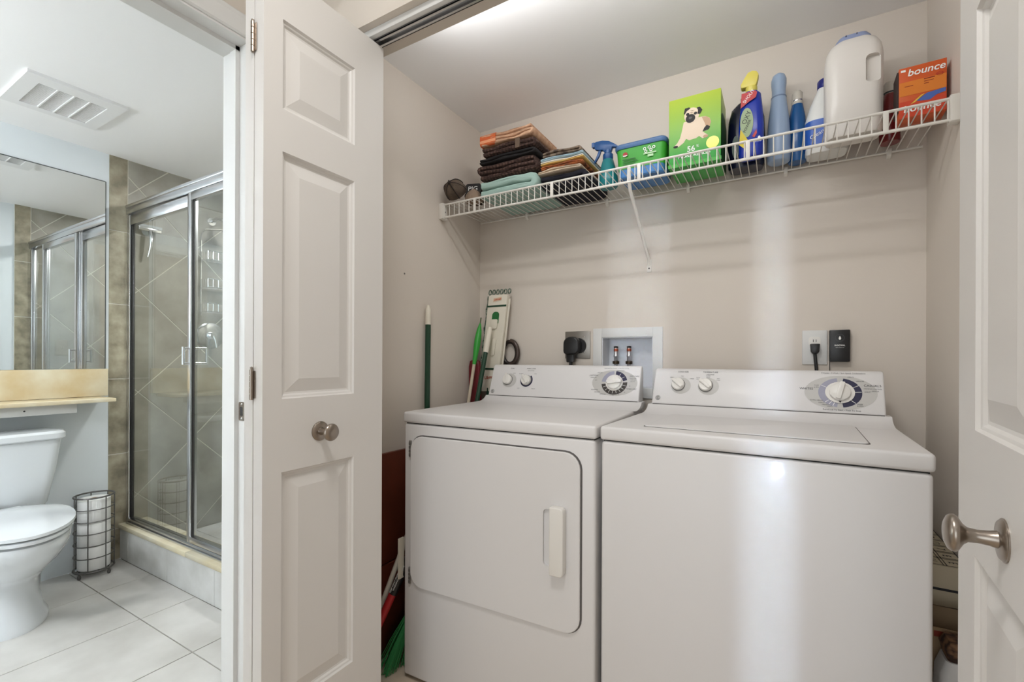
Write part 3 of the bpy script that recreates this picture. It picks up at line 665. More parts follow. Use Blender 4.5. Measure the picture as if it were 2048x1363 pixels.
# ------------------------------------------------------------------ caps at the left end of the shelf
def cap(label, loc, r, h, rz, tilt, m, mpanel, brim=True, seed=0):
    rnd = random.Random(seed)
    t = thing('cap', label, 'cap', loc, rz, 'caps on the shelf')
    t.rotation_euler = (tilt[0], tilt[1], rz)
    rings = []; N = 26
    for i in range(9):
        a = PI / 2 * i / 8
        ring = []
        for k in range(N):
            q = 2 * PI * k / N
            wv = 1 + .05 * math.sin(q * 6 + seed) * math.sin(a * 2) + .03 * math.sin(q * 3 + seed * 2)
            ring.append((math.cos(q) * r * math.cos(a * .985) * wv * 1.12, math.sin(q) * r * math.cos(a * .985) * wv, h * math.sin(a) * (1 + .05 * math.sin(q * 2 + seed))))
        rings.append(ring)
    loft('crown', rings, m, t, smooth=1.2)
    for k in range(6):
        q = PI * k / 3; pts = [(math.cos(q) * r * math.cos(a) * 1.15, math.sin(q) * r * math.cos(a) * 1.03, h * math.sin(a) * 1.015 + .001) for a in [PI / 2 * i / 7 * .98 for i in range(8)]]
        tube('stitched_seam', pts, .0022, mpanel, t, 5)
    lathe('button', [(.0001, h), (.007, h), (.006, h + .005), (.0001, h + .006)], mpanel, t, 10)
    if brim:
        o, i_ = [], []
        for k in range(13):
            q = -PI / 3 + 2 * PI / 3 * k / 12
            i_.append((r * 1.08 * math.cos(q), r * .98 * math.sin(q), .004)); o.append((r * 1.12 * math.cos(q) + r * .75 * max(0, math.cos(q * 1.4)), r * 1.02 * math.sin(q), -.006 * abs(math.sin(q)) + .003))
        vs = [v for v in i_] + [v for v in o] + [(x, y, z + .004) for x, y, z in i_] + [(x, y, z + .004) for x, y, z in o]; fs = []
        for k in range(12):
            fs += [(k, k + 1, 14 + k, 13 + k), (26 + k, 39 + k, 40 + k, 27 + k), (13 + k, 14 + k, 40 + k, 39 + k)]
        mesh('brim', vs, fs, m, t, smooth=.8)
    return t
CB = mat('brown_cap_cloth', s2l(104, 90, 76), .9, noise=(30, s2l(66, 54, 46), .2), bump=(120, .3)); CT = mat('taupe_cap_cloth', s2l(142, 122, 104), .9, bump=(140, .3)); SEAM = mat('cap_seam', s2l(44, 36, 32), .9)
cap('crumpled dark brown cap with star seams at the far left shelf end', (-1.196, 1.575, DECK + .052), .044, .058, .10, (1.25, 0), CB, SEAM, False, 1)
cap('smooth taupe cap lying in front of the other caps', (-1.124, 1.602, DECK + .003), .034, .050, -.4, (0, 0), CT, CT, True, 3)
c3 = cap('taupe cap with a black lettered patch beside the mint towel', (-1.180, 1.705, DECK + .064), .046, .05, -2.0, (1.25, 0), CB, SEAM, False, 5)
c3.rotation_euler = (1.3, 0, .35)
FP = Fr((-.004, .004, .060), (1, 0, 0), (0, 1, 0))
prism('patch', rrect(-.032, .036, -.026, .024, .01, 4), FP, -.012, .001, BLACK, c3); text('patch_lettering', 'PIG', .030, FP, .002, -.002, WHITEP, c3, n=.002)

# ------------------------------------------------------------------ things on the shelf
def bottle(name, label, cat, loc, prof, m, sx=1, sy=1, seg=28, rz=0, group=None):
    t = thing(name, label, cat, loc, rz, group); lathe('body', prof, m, t, seg, sx=sx, sy=sy, smooth=.9); return t
TEAL = mat('teal_translucent_plastic', s2l(40, 140, 146), .25, trans=.25); BLUEP = mat('blue_plastic', s2l(28, 78, 134), .35)
sp = bottle('spray_bottle', 'teal spray bottle with blue trigger head between towels and tub', 'bottle', (-.572, 1.715, DECK), [(.0001, 0), (.036, 0), (.0385, .004), (.0385, .03), (.034, .055), (.022, .10), (.018, .108), (.0001, .108)], TEAL)
lathe('collar', [(.0185, .104), (.0195, .106), (.0195, .126), (.014, .13), (.014, .142), (.0001, .142)], BLUEP, sp, 20)
hd = prism('trigger_head', [(-.052, .156), (-.040, .150), (-.02, .146), (-.013, .136), (.013, .136), (.018, .15), (.034, .146), (.042, .142), (.044, .147), (.026, .162), (.005, .176), (-.02, .183), (-.046, .184), (-.054, .180)], Fr((0, .009, 0), (1, 0, 0), (0, 0, 1)), 0, .018, BLUEP, sp, bevel=.002)
prism('trigger', [(-.036, .150), (-.026, .150), (-.034, .128), (-.052, .102), (-.056, .106), (-.044, .130)], Fr((0, .005, 0), (1, 0, 0), (0, 0, 1)), 0, .010, BLUEP, sp, bevel=.001)
prism('nozzle', rrect(-.064, -.052, .165, .183, .002, 3), Fr((0, .008, 0), (1, 0, 0), (0, 0, 1)), 0, .016, BLUEP, sp)
def rbox(name, levels, m, parent, n=4, smooth=.6):
    """levels (x0,x1,y0,y1,z,r)"""
    return loft(name, [[(a, b, z) for a, b in rrect(x0, x1, y0, y1, r, n)] for x0, x1, y0, y1, z, r in levels], m, parent, smooth)
tb_ = thing('plastic_tub', 'blue plastic tub with green label and slate blue lid', 'tub', (-.432, 1.725, DECK), .0)
BLT = mat('tub_blue_plastic', s2l(72, 128, 186), .35); GRN = mat('label_green', s2l(62, 164, 52), .4); SLATE = mat('slate_blue_lid', s2l(76, 112, 158), .4)
rbox('body', [(-.076, .076, -.066, .066, 0, .02), (-.080, .080, -.070, .070, .004, .02), (-.088, .088, -.078, .078, .108, .02)], BLT, tb_)
rbox('label_sleeve', [(-.0835, .0835, -.0735, .0735, .030, .021), (-.0888, .0888, -.0788, .0788, .104, .021)], GRN, tb_)
rbox('lid', [(-.092, .092, -.082, .082, .102, .022), (-.094, .094, -.084, .084, .106, .022), (-.094, .094, -.084, .084, .115, .022), (-.089, .089, -.079, .079, .121, .02)], SLATE, tb_)
FT = Fr((0, -.0765, .03), (1, 0, 0), (0, -.07, 1))
flat('picture_dot', [ell(-.052, .050, .009, .008)], FT, .0012, mat('tub_red', s2l(170, 50, 44), .5), tb_)
flat('picture_dot', [ell(-.052, .047, .009, .004, 16, PI, 2 * PI)], FT, .0016, WHITEP, tb_)
flat('print_line', [[(-.062, .030), (-.015, .030), (-.015, .033), (-.062, .033)], [(-.062, .022), (-.008, .022), (-.008, .025), (-.062, .025)], [(-.062, .014), (-.015, .014), (-.015, .017), (-.062, .017)]], FT, .0012, mat('dark_green_print', s2l(24, 88, 28), .5), tb_)
for i, (a, b) in enumerate(((.018, .056), (.034, .058), (.050, .056), (.022, .046), (.040, .048))): flat('symbol', arcband(a, b, .003, .0055, 0, 360, 10), FT, .0012, WHITEP, tb_)
flat('print_block', [[(.014, .036), (.058, .036), (.058, .041), (.014, .041)], [(.028, .026), (.048, .026), (.048, .034), (.028, .034)]], FT, .0012, mat('pale_green_print', s2l(186, 226, 176), .5), tb_)

pb = thing('refill_box', 'tall green cardboard box with a printed pug dog', 'box', (-.250, 1.733, DECK))
LG = mat('lime_green_card', s2l(140, 188, 62), .4)
nt = LG.node_tree; bs = nt.nodes['Principled BSDF']; tc = [n for n in nt.nodes if n.type == 'TEX_COORD'][0]
sp_ = nt.nodes.new('ShaderNodeSeparateXYZ'); nt.links.new(tc.outputs['Object'], sp_.inputs[0]); rp = nt.nodes.new('ShaderNodeValToRGB')
mr = nt.nodes.new('ShaderNodeMath'); mr.operation = 'MULTIPLY'; mr.inputs[1].default_value = 4.2; nt.links.new(sp_.outputs['Z'], mr.inputs[0]); nt.links.new(mr.outputs[0], rp.inputs[0])
rp.color_ramp.elements[0].color = (*s2l(66, 172, 74), 1); rp.color_ramp.elements[1].color = (*s2l(176, 196, 64), 1); rp.color_ramp.elements[0].position = .15; nt.links.new(rp.outputs[0], bs.inputs['Base Color'])   # printed colour fade of the carton
box('carton', (-.083, -.078, 0), (.083, .078, .236), LG, pb, bevel=.001)
flat('side_print', [[(-.078, .0), (.078, .0), (.078, .16), (.02, .175), (-.05, .165), (-.078, .15)]], Fr((.085, 0, 0), (0, 1, 0), (0, 0, 1)), .0006, mat('dark_green_card', s2l(22, 84, 28), .4), pb)
FB = Fr((0, -.078, 0), (1, 0, 0), (0, 0, 1))
PC = mat('pug_cream', s2l(232, 212, 188), .6); PK = mat('pug_black', s2l(26, 22, 22), .6); PT = mat('pug_tan', s2l(196, 160, 128), .6)
pd = flat('pug_body', [[(-.034, .150), (-.040, .120), (-.046, .098), (-.056, .082), (-.066, .074), (-.064, .068), (-.05, .070), (-.034, .080), (-.026, .092), (-.016, .085), (.006, .087), (.016, .092), (.026, .082), (.040, .084), (.044, .089), (.036, .096), (.028, .104), (.040, .106), (.048, .116), (.053, .132), (.048, .146), (.036, .154), (.016, .156)]], FB, .0006, PC, pb)
flat('pug_flank', [[(.024, .154), (.038, .153), (.048, .145), (.053, .131), (.048, .116), (.038, .110), (.034, .130)]], FB, .0009, PT, pb)
flat('pug_black_patch', [[(.026, .104), (.046, .108), (.050, .116), (.040, .124), (.032, .116)]], FB, .0012, PK, pb)  # black patch of the printed dog
flat('pug_head', [ell(-.008, .168, .024, .026, 24)], FB, .0012, PC, pb)
flat('pug_muzzle', [ell(-.012, .158, .0155, .0145, 20)], FB, .0015, PK, pb)
flat('pug_ear', [[(-.034, .178), (-.030, .196), (-.016, .197), (-.012, .192), (-.024, .186), (-.030, .176)]], FB, .0016, PK, pb)
flat('pug_ear', [[(.008, .190), (.018, .190), (.026, .178), (.018, .166), (.010, .168), (.012, .180)]], FB, .0016, PK, pb)
flat('pug_eye', [ell(-.021, .174, .0055, .005, 14)], FB, .0017, PK, pb); flat('pug_eye', [ell(.004, .172, .0055, .005, 14)], FB, .0017, PK, pb)
flat('pug_wrinkle', [[(-.014, .184), (-.006, .181), (.002, .184), (-.006, .183)], [(-.016, .178), (-.008, .175), (.0, .178), (-.008, .177)]], FB, .0017, mat('pug_wrinkle', s2l(110, 84, 66), .6), pb)
flat('pug_nose', [ell(-.012, .160, .006, .004, 14)], FB, .0018, mat('pug_nose', s2l(70, 64, 64), .4), pb)
flat('pug_paw', [ell(-.060, .0715, .008, .004, 14)], FB, .0012, PK, pb); flat('pug_paw', [ell(.036, .087, .008, .005, 14)], FB, .0009, PT, pb)
text('lettering', '56', .026, FB, -.010, .054, WHITEP, pb, bold=.02, n=.001); text('lettering', '%', .013, FB, .011, .060, WHITEP, pb, n=.001)
text('lettering', 'MORE REFILLS', .0165, FB, 0, .033, WHITEP, pb, bold=.02, n=.001)
flat('base_print', [[(-.085, .0), (.085, .0), (.085, .012), (-.085, .012)]], FB, .0006, mat('bottom_green_card', s2l(70, 176, 62), .4), pb)
flat('gold_seal', [ell(.058, .062, .020, .020, 24)], FB, .0008, mat('gold_foil', s2l(206, 196, 96), .3, .3), pb)

NB = mat('navy_bottle_plastic', s2l(14, 18, 44), .25)
t = thing('detergent_bottle', 'wide navy blue bottle behind the blue spray cleaner', 'bottle', (-.100, 1.795, DECK))
rbox('body', [(-.050, .050, -.035, .035, 0, .02), (-.056, .056, -.038, .038, .01, .03), (-.058, .058, -.038, .038, .10, .03), (-.056, .056, -.037, .037, .17, .03), (-.047, .047, -.033, .033, .21, .03), (-.030, .030, -.026, .026, .228, .025), (-.014, .014, -.014, .014, .232, .012)], NB, t)
lathe('cap', [(.0001, .23), (.018, .23), (.018, .25), (.0001, .25)], NB, t, 20)
flat('label_print', [ell(-.030, .07, .012, .04, 20)], Fr((0, -.0382, 0), (1, 0, 0), (0, 0, 1)), .001, mat('grey_green_print', s2l(92, 108, 96), .5), t)
BB = mat('cobalt_bottle_plastic', s2l(22, 50, 158), .25)
t = thing('spray_cleaner', 'cobalt blue spray cleaner with yellow trigger cap and red label', 'bottle', (-.080, 1.700, DECK))
rbox('body', [(-.032, .032, -.022, .022, 0, .014), (-.036, .036, -.026, .026, .008, .018), (-.037, .037, -.027, .027, .10, .02), (-.033, .033, -.025, .025, .16, .02), (-.026, .028, -.020, .020, .205, .018), (-.018, .018, -.016, .016, .216, .014)], BB, t)
YL = mat('yellow_trigger_plastic', s2l(214, 200, 92), .4)
lathe('collar', [(.0165, .214), (.0175, .216), (.0175, .232), (.014, .234), (.0001, .234)], YL, t, 18)
prism('trigger_cap', [(-.030, .232), (.014, .232), (.018, .246), (.022, .266), (.016, .278), (.004, .283), (-.010, .280), (-.022, .262), (-.032, .244)], Fr((0, .013, 0), (1, 0, 0), (0, 0, 1)), 0, .026, YL, t, bevel=.004)
FS = Fr((0, -.0275, 0), (1, 0, 0), (0, .0, 1))
RED = mat('red_print', s2l(176, 40, 40), .45)
flat('red_label', [[(-.030, .158), (-.027, .205), (.012, .207), (.018, .200), (.014, .184), (-.006, .174)]], FS, .0014, RED, t)
text('lettering', 'SHOUT', .014, FS, -.006, .192, WHITEP, t, rot=.9, n=.002)
flat('oval_label', [ell(-.012, .108, .019, .048, 26)], FS, .0014, mat('pale_green_oval', s2l(150, 168, 130), .5), t)
text('lettering', 'OXY', .020, FS, -.012, .124, INK, t, rot=1.15, n=.002); text('lettering', 'POWER', .012, FS, -.010, .096, INK, t, rot=1.15, n=.002)
flat('yellow_swoosh', [[(-.034, .040), (-.030, .090), (-.020, .072), (-.008, .050), (-.006, .026), (-.018, .024)]], FS, .0018, mat('yellow_print', s2l(206, 186, 40), .5), t)
flat('red_swoosh', [[(.004, .060), (.016, .080), (.018, .068), (.010, .054)]], FS, .0018, RED, t); flat('symbol', [ell(.024, .052, .004, .0055, 14)], FS, .0014, WHITEP, t)
text('lettering', 'NO DYES', .005, FS, .020, .040, WHITEP, t, n=.0016)
PB = mat('powder_blue_plastic', s2l(150, 170, 196), .35)
bottle('softener_bottle', 'powder blue bowling-pin shaped bottle on the shelf', 'bottle', (-.002, 1.785, DECK), [(.0001, 0), (.030, 0), (.034, .004), (.0355, .03), (.0345, .09), (.030, .15), (.0245, .195), (.022, .218), (.0218, .2185), (.0205, .222), (.0205, .245), (.0225, .262), (.0225, .278), (.018, .292), (.009, .299), (.0001, .300)], PB)
o = bpy.data.objects['softener_bottle']
lathe('cap_line', [(.0228, .2165), (.0232, .2185), (.0228, .2205)], mat('powder_blue_seam', s2l(110, 128, 156), .4), o, 28)
t = bottle('blue_bottle', 'slim deep blue bottle with pale cap tucked behind the bowling-pin bottle', 'bottle', (.052, 1.815, DECK), [(.0001, 0), (.025, 0), (.027, .004), (.027, .09), (.024, .15), (.017, .19), (.0155, .196), (.0001, .196)], mat('deep_blue_plastic', s2l(28, 84, 140), .25))
lathe('cap', [(.0165, .194), (.0165, .206), (.0155, .207), (.0155, .232), (.010, .240), (.0001, .241)], mat('pale_cap', s2l(196, 190, 178), .4), t, 20); lathe('cap_band', [(.0168, .204), (.0171, .206), (.0168, .208)], CHROME, t, 20)
WJ = mat('white_bottle_plastic', s2l(226, 226, 222), .35); CBL = mat('cap_blue', s2l(26, 34, 120), .35)
t = thing('bleach_bottle', 'white handled bottle with dark blue cap left of the big white jug', 'bottle', (.132, 1.795, DECK))
rbox('body', [(-.052, .052, -.040, .040, 0, .02), (-.058, .058, -.044, .044, .006, .03), (-.059, .059, -.045, .045, .11, .03), (-.046, .050, -.040, .040, .16, .03), (-.030, .034, -.028, .028, .20, .022), (-.024, .026, -.022, .022, .218, .02)], WJ, t)
lathe('cap', [(.026, .214), (.0275, .216), (.0275, .240), (.025, .243), (.0001, .243)], CBL, t, 26, (.002, 0, 0))
rbox('label', [(-.0592, .0592, -.0452, .0452, .022, .0302), (-.0597, .0597, -.0457, .0457, .104, .0302)], mat('bright_blue_label', s2l(44, 92, 180), .35), t)
FBl = Fr((0, -.0458, 0), (1, 0, 0), (0, 0, 1))
flat('label_panel', [[(-.010, .030), (.050, .030), (.050, .072), (-.002, .076)]], FBl, .0012, mat('aqua_label', s2l(116, 184, 208), .4), t); flat('label_mark', [[(-.045, .078), (-.030, .084), (-.022, .078), (-.036, .072)]], FBl, .0012, RED, t)
text('lettering', 'Clean', .018, FBl, -.028, .055, WHITEP, t, rot=.5, n=.0014); text('lettering', 'FRESH', .010, FBl, .020, .055, NAVY, t, n=.0016)
JG = mat('translucent_white_plastic', s2l(234, 229, 222), .3, trans=.12)
t = thing('detergent_jug', 'large milky white jug with lavender lid standing tallest on the shelf', 'jug', (.190, 1.704, DECK))
jl = [(-.064, .064, -.040, .040, 0, .02), (-.070, .070, -.045, .045, .008, .03), (-.071, .071, -.046, .046, .10, .032), (-.071, .071, -.046, .046, .22, .032), (-.070, .070, -.045, .045, .240, .032), (-.066, .066, -.042, .042, .262, .032), (-.057, .057, -.036, .036, .279, .03), (-.042, .042, -.028, .028, .2905, .025)]
jb = rbox('body', jl, JG, t, 6)
cut = prism('cut', rrect(.026, .062, .140, .220, .012, 5), Fr((0, 0, 0), (1, 0, 0), (0, 0, 1)), .030, .09, JG)
md = jb.modifiers.new('b', 'BOOLEAN'); md.operation = 'DIFFERENCE'; md.object = cut; md.solver = 'EXACT'
cut.parent = t
dg = bpy.context.evaluated_depsgraph_get(); dg.update()
me = bpy.data.meshes.new_from_object(jb.evaluated_get(dg)); jb.modifiers.clear(); jb.data = me; bpy.data.objects.remove(cut)
LL = mat('lavender_lid', s2l(140, 152, 186), .4)
rbox('lid', [(-.045, .045, -.030, .030, .2885, .026), (-.044, .044, -.029, .029, .294, .026), (-.036, .036, -.024, .024, .304, .02), (-.016, .016, -.012, .012, .307, .011)], LL, t)
for a in (-.02, .006): box('lid_notch', (a, -.030, .2985), (a + .0018, -.024, .3015), NAVY, t)
t = bottle('red_bottle', 'narrow dark red bottle with white cap between jug and orange box', 'bottle', (.292, 1.790, DECK), [(.0001, 0), (.024, 0), (.026, .004), (.026, .10), (.021, .135), (.014, .15), (.0001, .15)], mat('dark_red_plastic', s2l(116, 30, 32), .25))
lathe('cap', [(.0155, .148), (.0155, .178), (.012, .185), (.0001, .186)], mat('pale_cap', s2l(196, 190, 178), .4), t, 18); lathe('cap_band', [(.0158, .149), (.0162, .151), (.0158, .154)], INK, t, 18)
t = thing('dryer_sheet_box', 'orange dryer sheet box with white lettering at the right shelf end', 'box', (.334, 1.655, DECK), -.04)
OR = mat('orange_card', s2l(208, 88, 34), .4)
box('carton', (-.048, -.030, 0), (.050, .030, .138), OR, t, bevel=.001)
FO = Fr((0, -.030, 0), (1, 0, 0), (0, 0, 1))
flat('orange_panel', [[(-.047, .060), (.049, .060), (.049, .098), (-.047, .098)]], FO, .0005, mat('amber_card', s2l(222, 128, 44), .4), t)
flat('red_base', [[(-.047, .001), (.049, .001), (.049, .045), (-.047, .045)]], FO, .0005, mat('red_orange_card', s2l(208, 70, 40), .4), t)
text('lettering', 'bounce', .026, FO, .008, .120, WHITEP, t, shear=.2, bold=.015, n=.001)
flat('seal', arcband(.036, .100, .006, .0072, 0, 360, 24, .7), FO, .001, RED, t)
text('lettering', 'FRESH', .004, FO, .036, .100, RED, t, n=.001)
flat('print_line', [[(.004, .094), (.026, .094), (.026, .0965), (.004, .0965)], [(.004, .088), (.024, .088), (.024, .0895), (.004, .0895)], [(.004, .082), (.014, .082), (.014, .0835), (.004, .0835)], [(-.036, .084), (-.018, .084), (-.018, .0855), (-.036, .0855)]], FO, .001, mat('dark_red_print', s2l(140, 34, 24), .5), t)
flat('white_square', [[(-.044, .126), (-.034, .126), (-.034, .132), (-.044, .132)]], FO, .001, WHITEP, t)
flat('blue_swoosh', [[(-.012, .040), (.010, .056), (.048, .060), (.048, .050), (.030, .046), (.016, .036)]], FO, .001, mat('swoosh_blue', s2l(74, 104, 178), .45), t); flat('yellow_swoosh', [[(-.024, .034), (-.002, .054), (.006, .056), (-.014, .038)]], FO, .0012, mat('swoosh_yellow', s2l(226, 190, 70), .45), t)
text('lettering', 'bounce', .026, FO, .0, .022, WHITEP, t, shear=.1, bold=.02, n=.0014)
text('side_lettering', 'bounce', .024, Fr((-.048, 0, 0), (0, -1, 0), (0, 0, 1)), 0, .06, WHITEP, t, rot=PI / 2, n=.001)
box('flap_or_shaded_side', (-.052, -.029, .02), (-.0485, .029, .130), mat('shaded_card_side', s2l(52, 36, 34), .6), t)  # dark sheet painted for the shade on the left side of the box

# ------------------------------------------------------------------ cleaning tools in the closet corner
GP = mat('dark_green_pole', s2l(20, 62, 42), .35); CRM = mat('cream_plastic', s2l(226, 220, 204), .4); BG = mat('bright_green_plastic', s2l(50, 160, 58), .35)
t = thing('broom_pole', 'dark green pole with cream tip leaning against the closet side wall', 'pole', (-1.235, 1.425, 0))
tube('pole', [(.0, 0, 0), (-.012, .030, 1.24)], .0115, GP, t, 12)
tube('tip', [(-.012, .0295, 1.236), (-.0122, .0302, 1.27), (-.0125, .031, 1.30), (-.0128, .0316, 1.316)], [.0118, .0118, .0105, .005], CRM, t, 12)
# flat mop standing upside down
mp = thing('flat_mop', 'cream flat mop head standing upside down with dark green fringe in the corner', 'mop', (-1.185, 1.812, 0))
BXm = (.125, 0, 1)
def FMp(y): return Fr((-.1125, y, 0), (1, 0, 0), BXm)
def PM(a, z, y=0): return (-.1125 + a + .125 * z, y, z)
prism('mop_plate', rrect(-.052, .050, 1.06, 1.405, [.01, .012, .012, .01], 4), FMp(.012), 0, .024, CRM, mp, bevel=.003)
prism('lower_plate', rrect(-.054, .040, .95, 1.055, .008, 4), FMp(.010), 0, .020, CRM, mp, bevel=.003)
for z in (1.352, 1.058): prism('green_strap', rrect(-.053, .051 if z > 1.2 else .035, z - .004, z + .004, .001, 2), FMp(-.0122), 0, .0012, GP, mp)
FR_ = mat('green_white_yarn', s2l(40, 66, 50), .95, noise=(140, s2l(150, 160, 146), .12))
tube('fringe', [PM(-.060, 1.06 + .03 * i, .004) for i in range(12)], [.007 + .003 * math.sin(i * 2.3) for i in range(12)], FR_, mp, 8)
tube('fringe', [PM(.055, 1.0 + .034 * i, .006) for i in range(12)], .005, CRM, mp, 8)
for i in range(6):
    tube('yarn_loop', [PM(-.054 + i * .021 + .007 * math.cos(q), 1.408 + .011 * math.sin(q), .002) for q in [2 * PI * k / 12 for k in range(12)]], .003, FR_, mp, 6, True)
for i in range(4): tube('yarn_loop', [PM(-.04 + i * .024 + .006 * math.cos(q), .955 + .011 * math.sin(q), -.005) for q in [2 * PI * k / 12 for k in range(12)]], .003, FR_, mp, 6, True)
tube('pole', [(.0, 0, 0), (.004, 0, .96)], .011, GP, mp, 10)
FPm = FMp(-.0125)
flat('badge', [[(-.022, 1.372), (.022, 1.378), (.022, 1.394), (-.022, 1.388)]], FPm, .0008, mat('badge_cream', s2l(222, 196, 168), .5), mp); text('badge_lettering', 'Libman', .0135, FPm, 0, 1.383, mat('badge_red', s2l(176, 66, 40), .5), mp, rot=.12, n=.0012, bold=.02, shear=.2)
text('badge_lettering', 'Libman', .020, FPm, .004, 1.018, mat('badge_red', s2l(176, 66, 40), .5), mp, rot=.12, n=.0012, bold=.02)
prism('green_socket', rrect(-.018, .018, 1.27, 1.325, [.002, .016, .016, .002], 5), FPm, -.001, .003, mat('socket_green', s2l(30, 108, 54), .4), mp)
prism('clip', rrect(-.020, .016, 1.245, 1.29, .008, 4), FPm, .0, .008, CRM, mp, bevel=.002); prism('clip', rrect(-.004, .018, 1.12, 1.20, .008, 4), FPm, .0, .006, CRM, mp, bevel=.002)
t = thing('mop_handle', 'dark green mop handle with white socket leaning in front of the flat mop', 'pole', (-1.173, 1.42, 0))
def along(p, q, z): f = (z - p[2]) / (q[2] - p[2]); return tuple(a + (b - a) * f for a, b in zip(p, q))
mh0, mh1 = (0, 0, 0), (.033, .350, 1.275)
tube('pole', [mh0, along(mh0, mh1, 1.13)], .0105, GP, t, 12)
tube('socket', [along(mh0, mh1, z) for z in (1.125, 1.17, 1.225, 1.24)], [.0125, .0125, .0115, .008], CRM, t, 12)
t = thing('duster_handle', 'pale stick with bright green grip leaning beside the flat mop', 'pole', (-1.207, 1.46, 0))
d0, d1 = (0, 0, 0), (-.006, .330, 1.28)
tube('stick', [d0, along(d0, d1, 1.08)], .0075, mat('pale_stick', s2l(206, 192, 170), .4), t, 12)
tube('grip', [along(d0, d1, z) for z in (1.07, 1.10, 1.15, 1.19, 1.23, 1.262)], [.0085, .0105, .0145, .0155, .0115, .004], BG, t, 14)
tube('hang_loop', [along(d0, d1, z) for z in (1.258, 1.29)], .003, mat('olive_cord', s2l(92, 104, 70), .7), t, 8)
t = thing('dust_pan', 'dark red dustpan standing upright behind the mop handles', 'dustpan', (-1.2295, 1.783, 0))
MR = mat('maroon_plastic', s2l(112, 22, 34), .35)
loft('pan', [[(a, b - .01 * (z > .95), z) for a, b in rrect(-w, w * .8, -.012, .012, .008, 3)] for z, w in ((.70, .015), (.80, .022), (.88, .030), (.98, .034), (1.06, .034), (1.085, .028), (1.09, .018))], MR, t, .8)
tube('handle', [(0, 0, 0.02), (0, 0, .72)], .010, BLACK, t, 10)
box('foot', (-.02, -.012, 0), (.02, .012, .03), BLACK, t, bevel=.004)
t = thing('vacuum_hose', 'dark hose loop showing at the right side of the flat mop', 'hose', (-1.085, 1.845, 1.125))
DH = mat('dark_hose', s2l(46, 40, 38), .35)
tube('hose', [(.038 * math.cos(q), 0, .052 * math.sin(q)) for q in [2 * PI * k / 28 for k in range(28)]], .010, DH, t, 8, True)
tube('inner_loop', [(.004 + .040 * math.cos(q), -.002, .055 * math.sin(q)) for q in [-PI / 2 + PI * k / 14 for k in range(15)]], .0105, mat('grey_hose', s2l(74, 62, 56), .25, .2), t, 8)
tube('hose_tail', [(-.03, 0, -.04), (-.03, 0, -.4), (-.03, 0, -1.12)], .010, DH, t, 8)
# in the slot left of the dryer
t = thing('folded_board', 'reddish brown wooden board leaning on the closet wall beside the dryer', 'board', (XL + .002, 1.06, 0))
RB = mat('red_brown_wood', s2l(118, 56, 36), .45, noise=(6, s2l(88, 38, 24), .25, 7))
box('upper_panel', (.001, 0, .342), (.018, .335, .746), RB, t, bevel=.002); box('lower_panel', (.001, 0, .003), (.022, .335, .338), RB, t, bevel=.002); box('joint', (.003, .004, .33), (.012, .331, .35), DARK, t)
t = thing('hand_broom', 'green bristled broom head with cream cap on the floor left of the dryer', 'broom', (-1.178, 1.235, 0))
GB = mat('green_bristle', s2l(34, 132, 66), .6)
rnd = random.Random(3); lst = []
for i in range(130):
    a, b = rnd.uniform(-1, 1), rnd.uniform(-1, 1)
    lst.append(([(a * .012 + .022, b * .028 + .05, .178), (a * .028 + .006, b * .06 + .02, .09), (a * .040 - .006, b * .085 - .01, .004)], .0014))
br_ = tubes('bristles', lst, GB, t, 4); br_['kind'] = 'stuff'
rbox('cap', [(.002, .046, .012, .09, .158, .012), (.004, .046, .016, .092, .185, .014), (.014, .044, .034, .09, .215, .012), (.024, .044, .056, .086, .25, .008)], CRM, t)
tube('hang_loop', [(.026, .055, .19), (.034, .062, .24), (.046, .085, .285), (.054, .11, .30), (.052, .11, .27), (.044, .095, .22), (.034, .08, .185)], .006, CRM, t, 8)
t = thing('printed_tube', 'red and black closed tube with white print leaning left of the dryer', 'tube', (-1.192, 1.13, .0))
tube('red_sleeve', [(0, .0, .165), (.030, .045, .275)], .0135, mat('red_sleeve', s2l(176, 36, 40), .4), t, 12)
tube('black_sleeve', [(.030, .045, .273), (.066, .105, .42)], .0142, BLACK, t, 12)
tube('tip', [(-.018, -.02, .0), (-.014, -.018, .09), (0, 0, .168)], [.006, .008, .0125], BLACK, t, 10)
FU = Fr((.030 + .0, .045 - .006, .273), (.036, .06, .147), (-.9, .5, .3)); FU.nx = Vector((.35, -.86, .3)).normalized(); FU.bx = FU.nx.cross(FU.ax)
text('lettering', 'KEEP AWAY FROM CHILDREN', .008, FU, .062, .004, WHITEP, t, n=.0155); text('lettering', 'WARNING SHARP EDGE', .008, FU, .062, -.004, WHITEP, t, n=.0155)
t = thing('cream_stick', 'cream wooden stick with blue end left of the dryer', 'stick', (-1.205, 1.165, .0))
tube('stick', [(-.004, -.012, .2), (.030, .11, .47)], .0095, CRM, t, 8); tube('blue_end', [(-.012, -.03, .002), (-.010, -.025, .14), (-.004, -.012, .202)], [.008, .009, .0098], mat('blue_tip', s2l(40, 62, 130), .4), t, 8)
box('shim', (-1.1395, 1.176, .33), (-1.1335, 1.20, .47), CRM); tag(bpy.data.objects['shim'], 'thin cream sheet sticking out between board and dryer', 'sheet')
bpy.data.objects['shim'].name = 'paper_sheet'
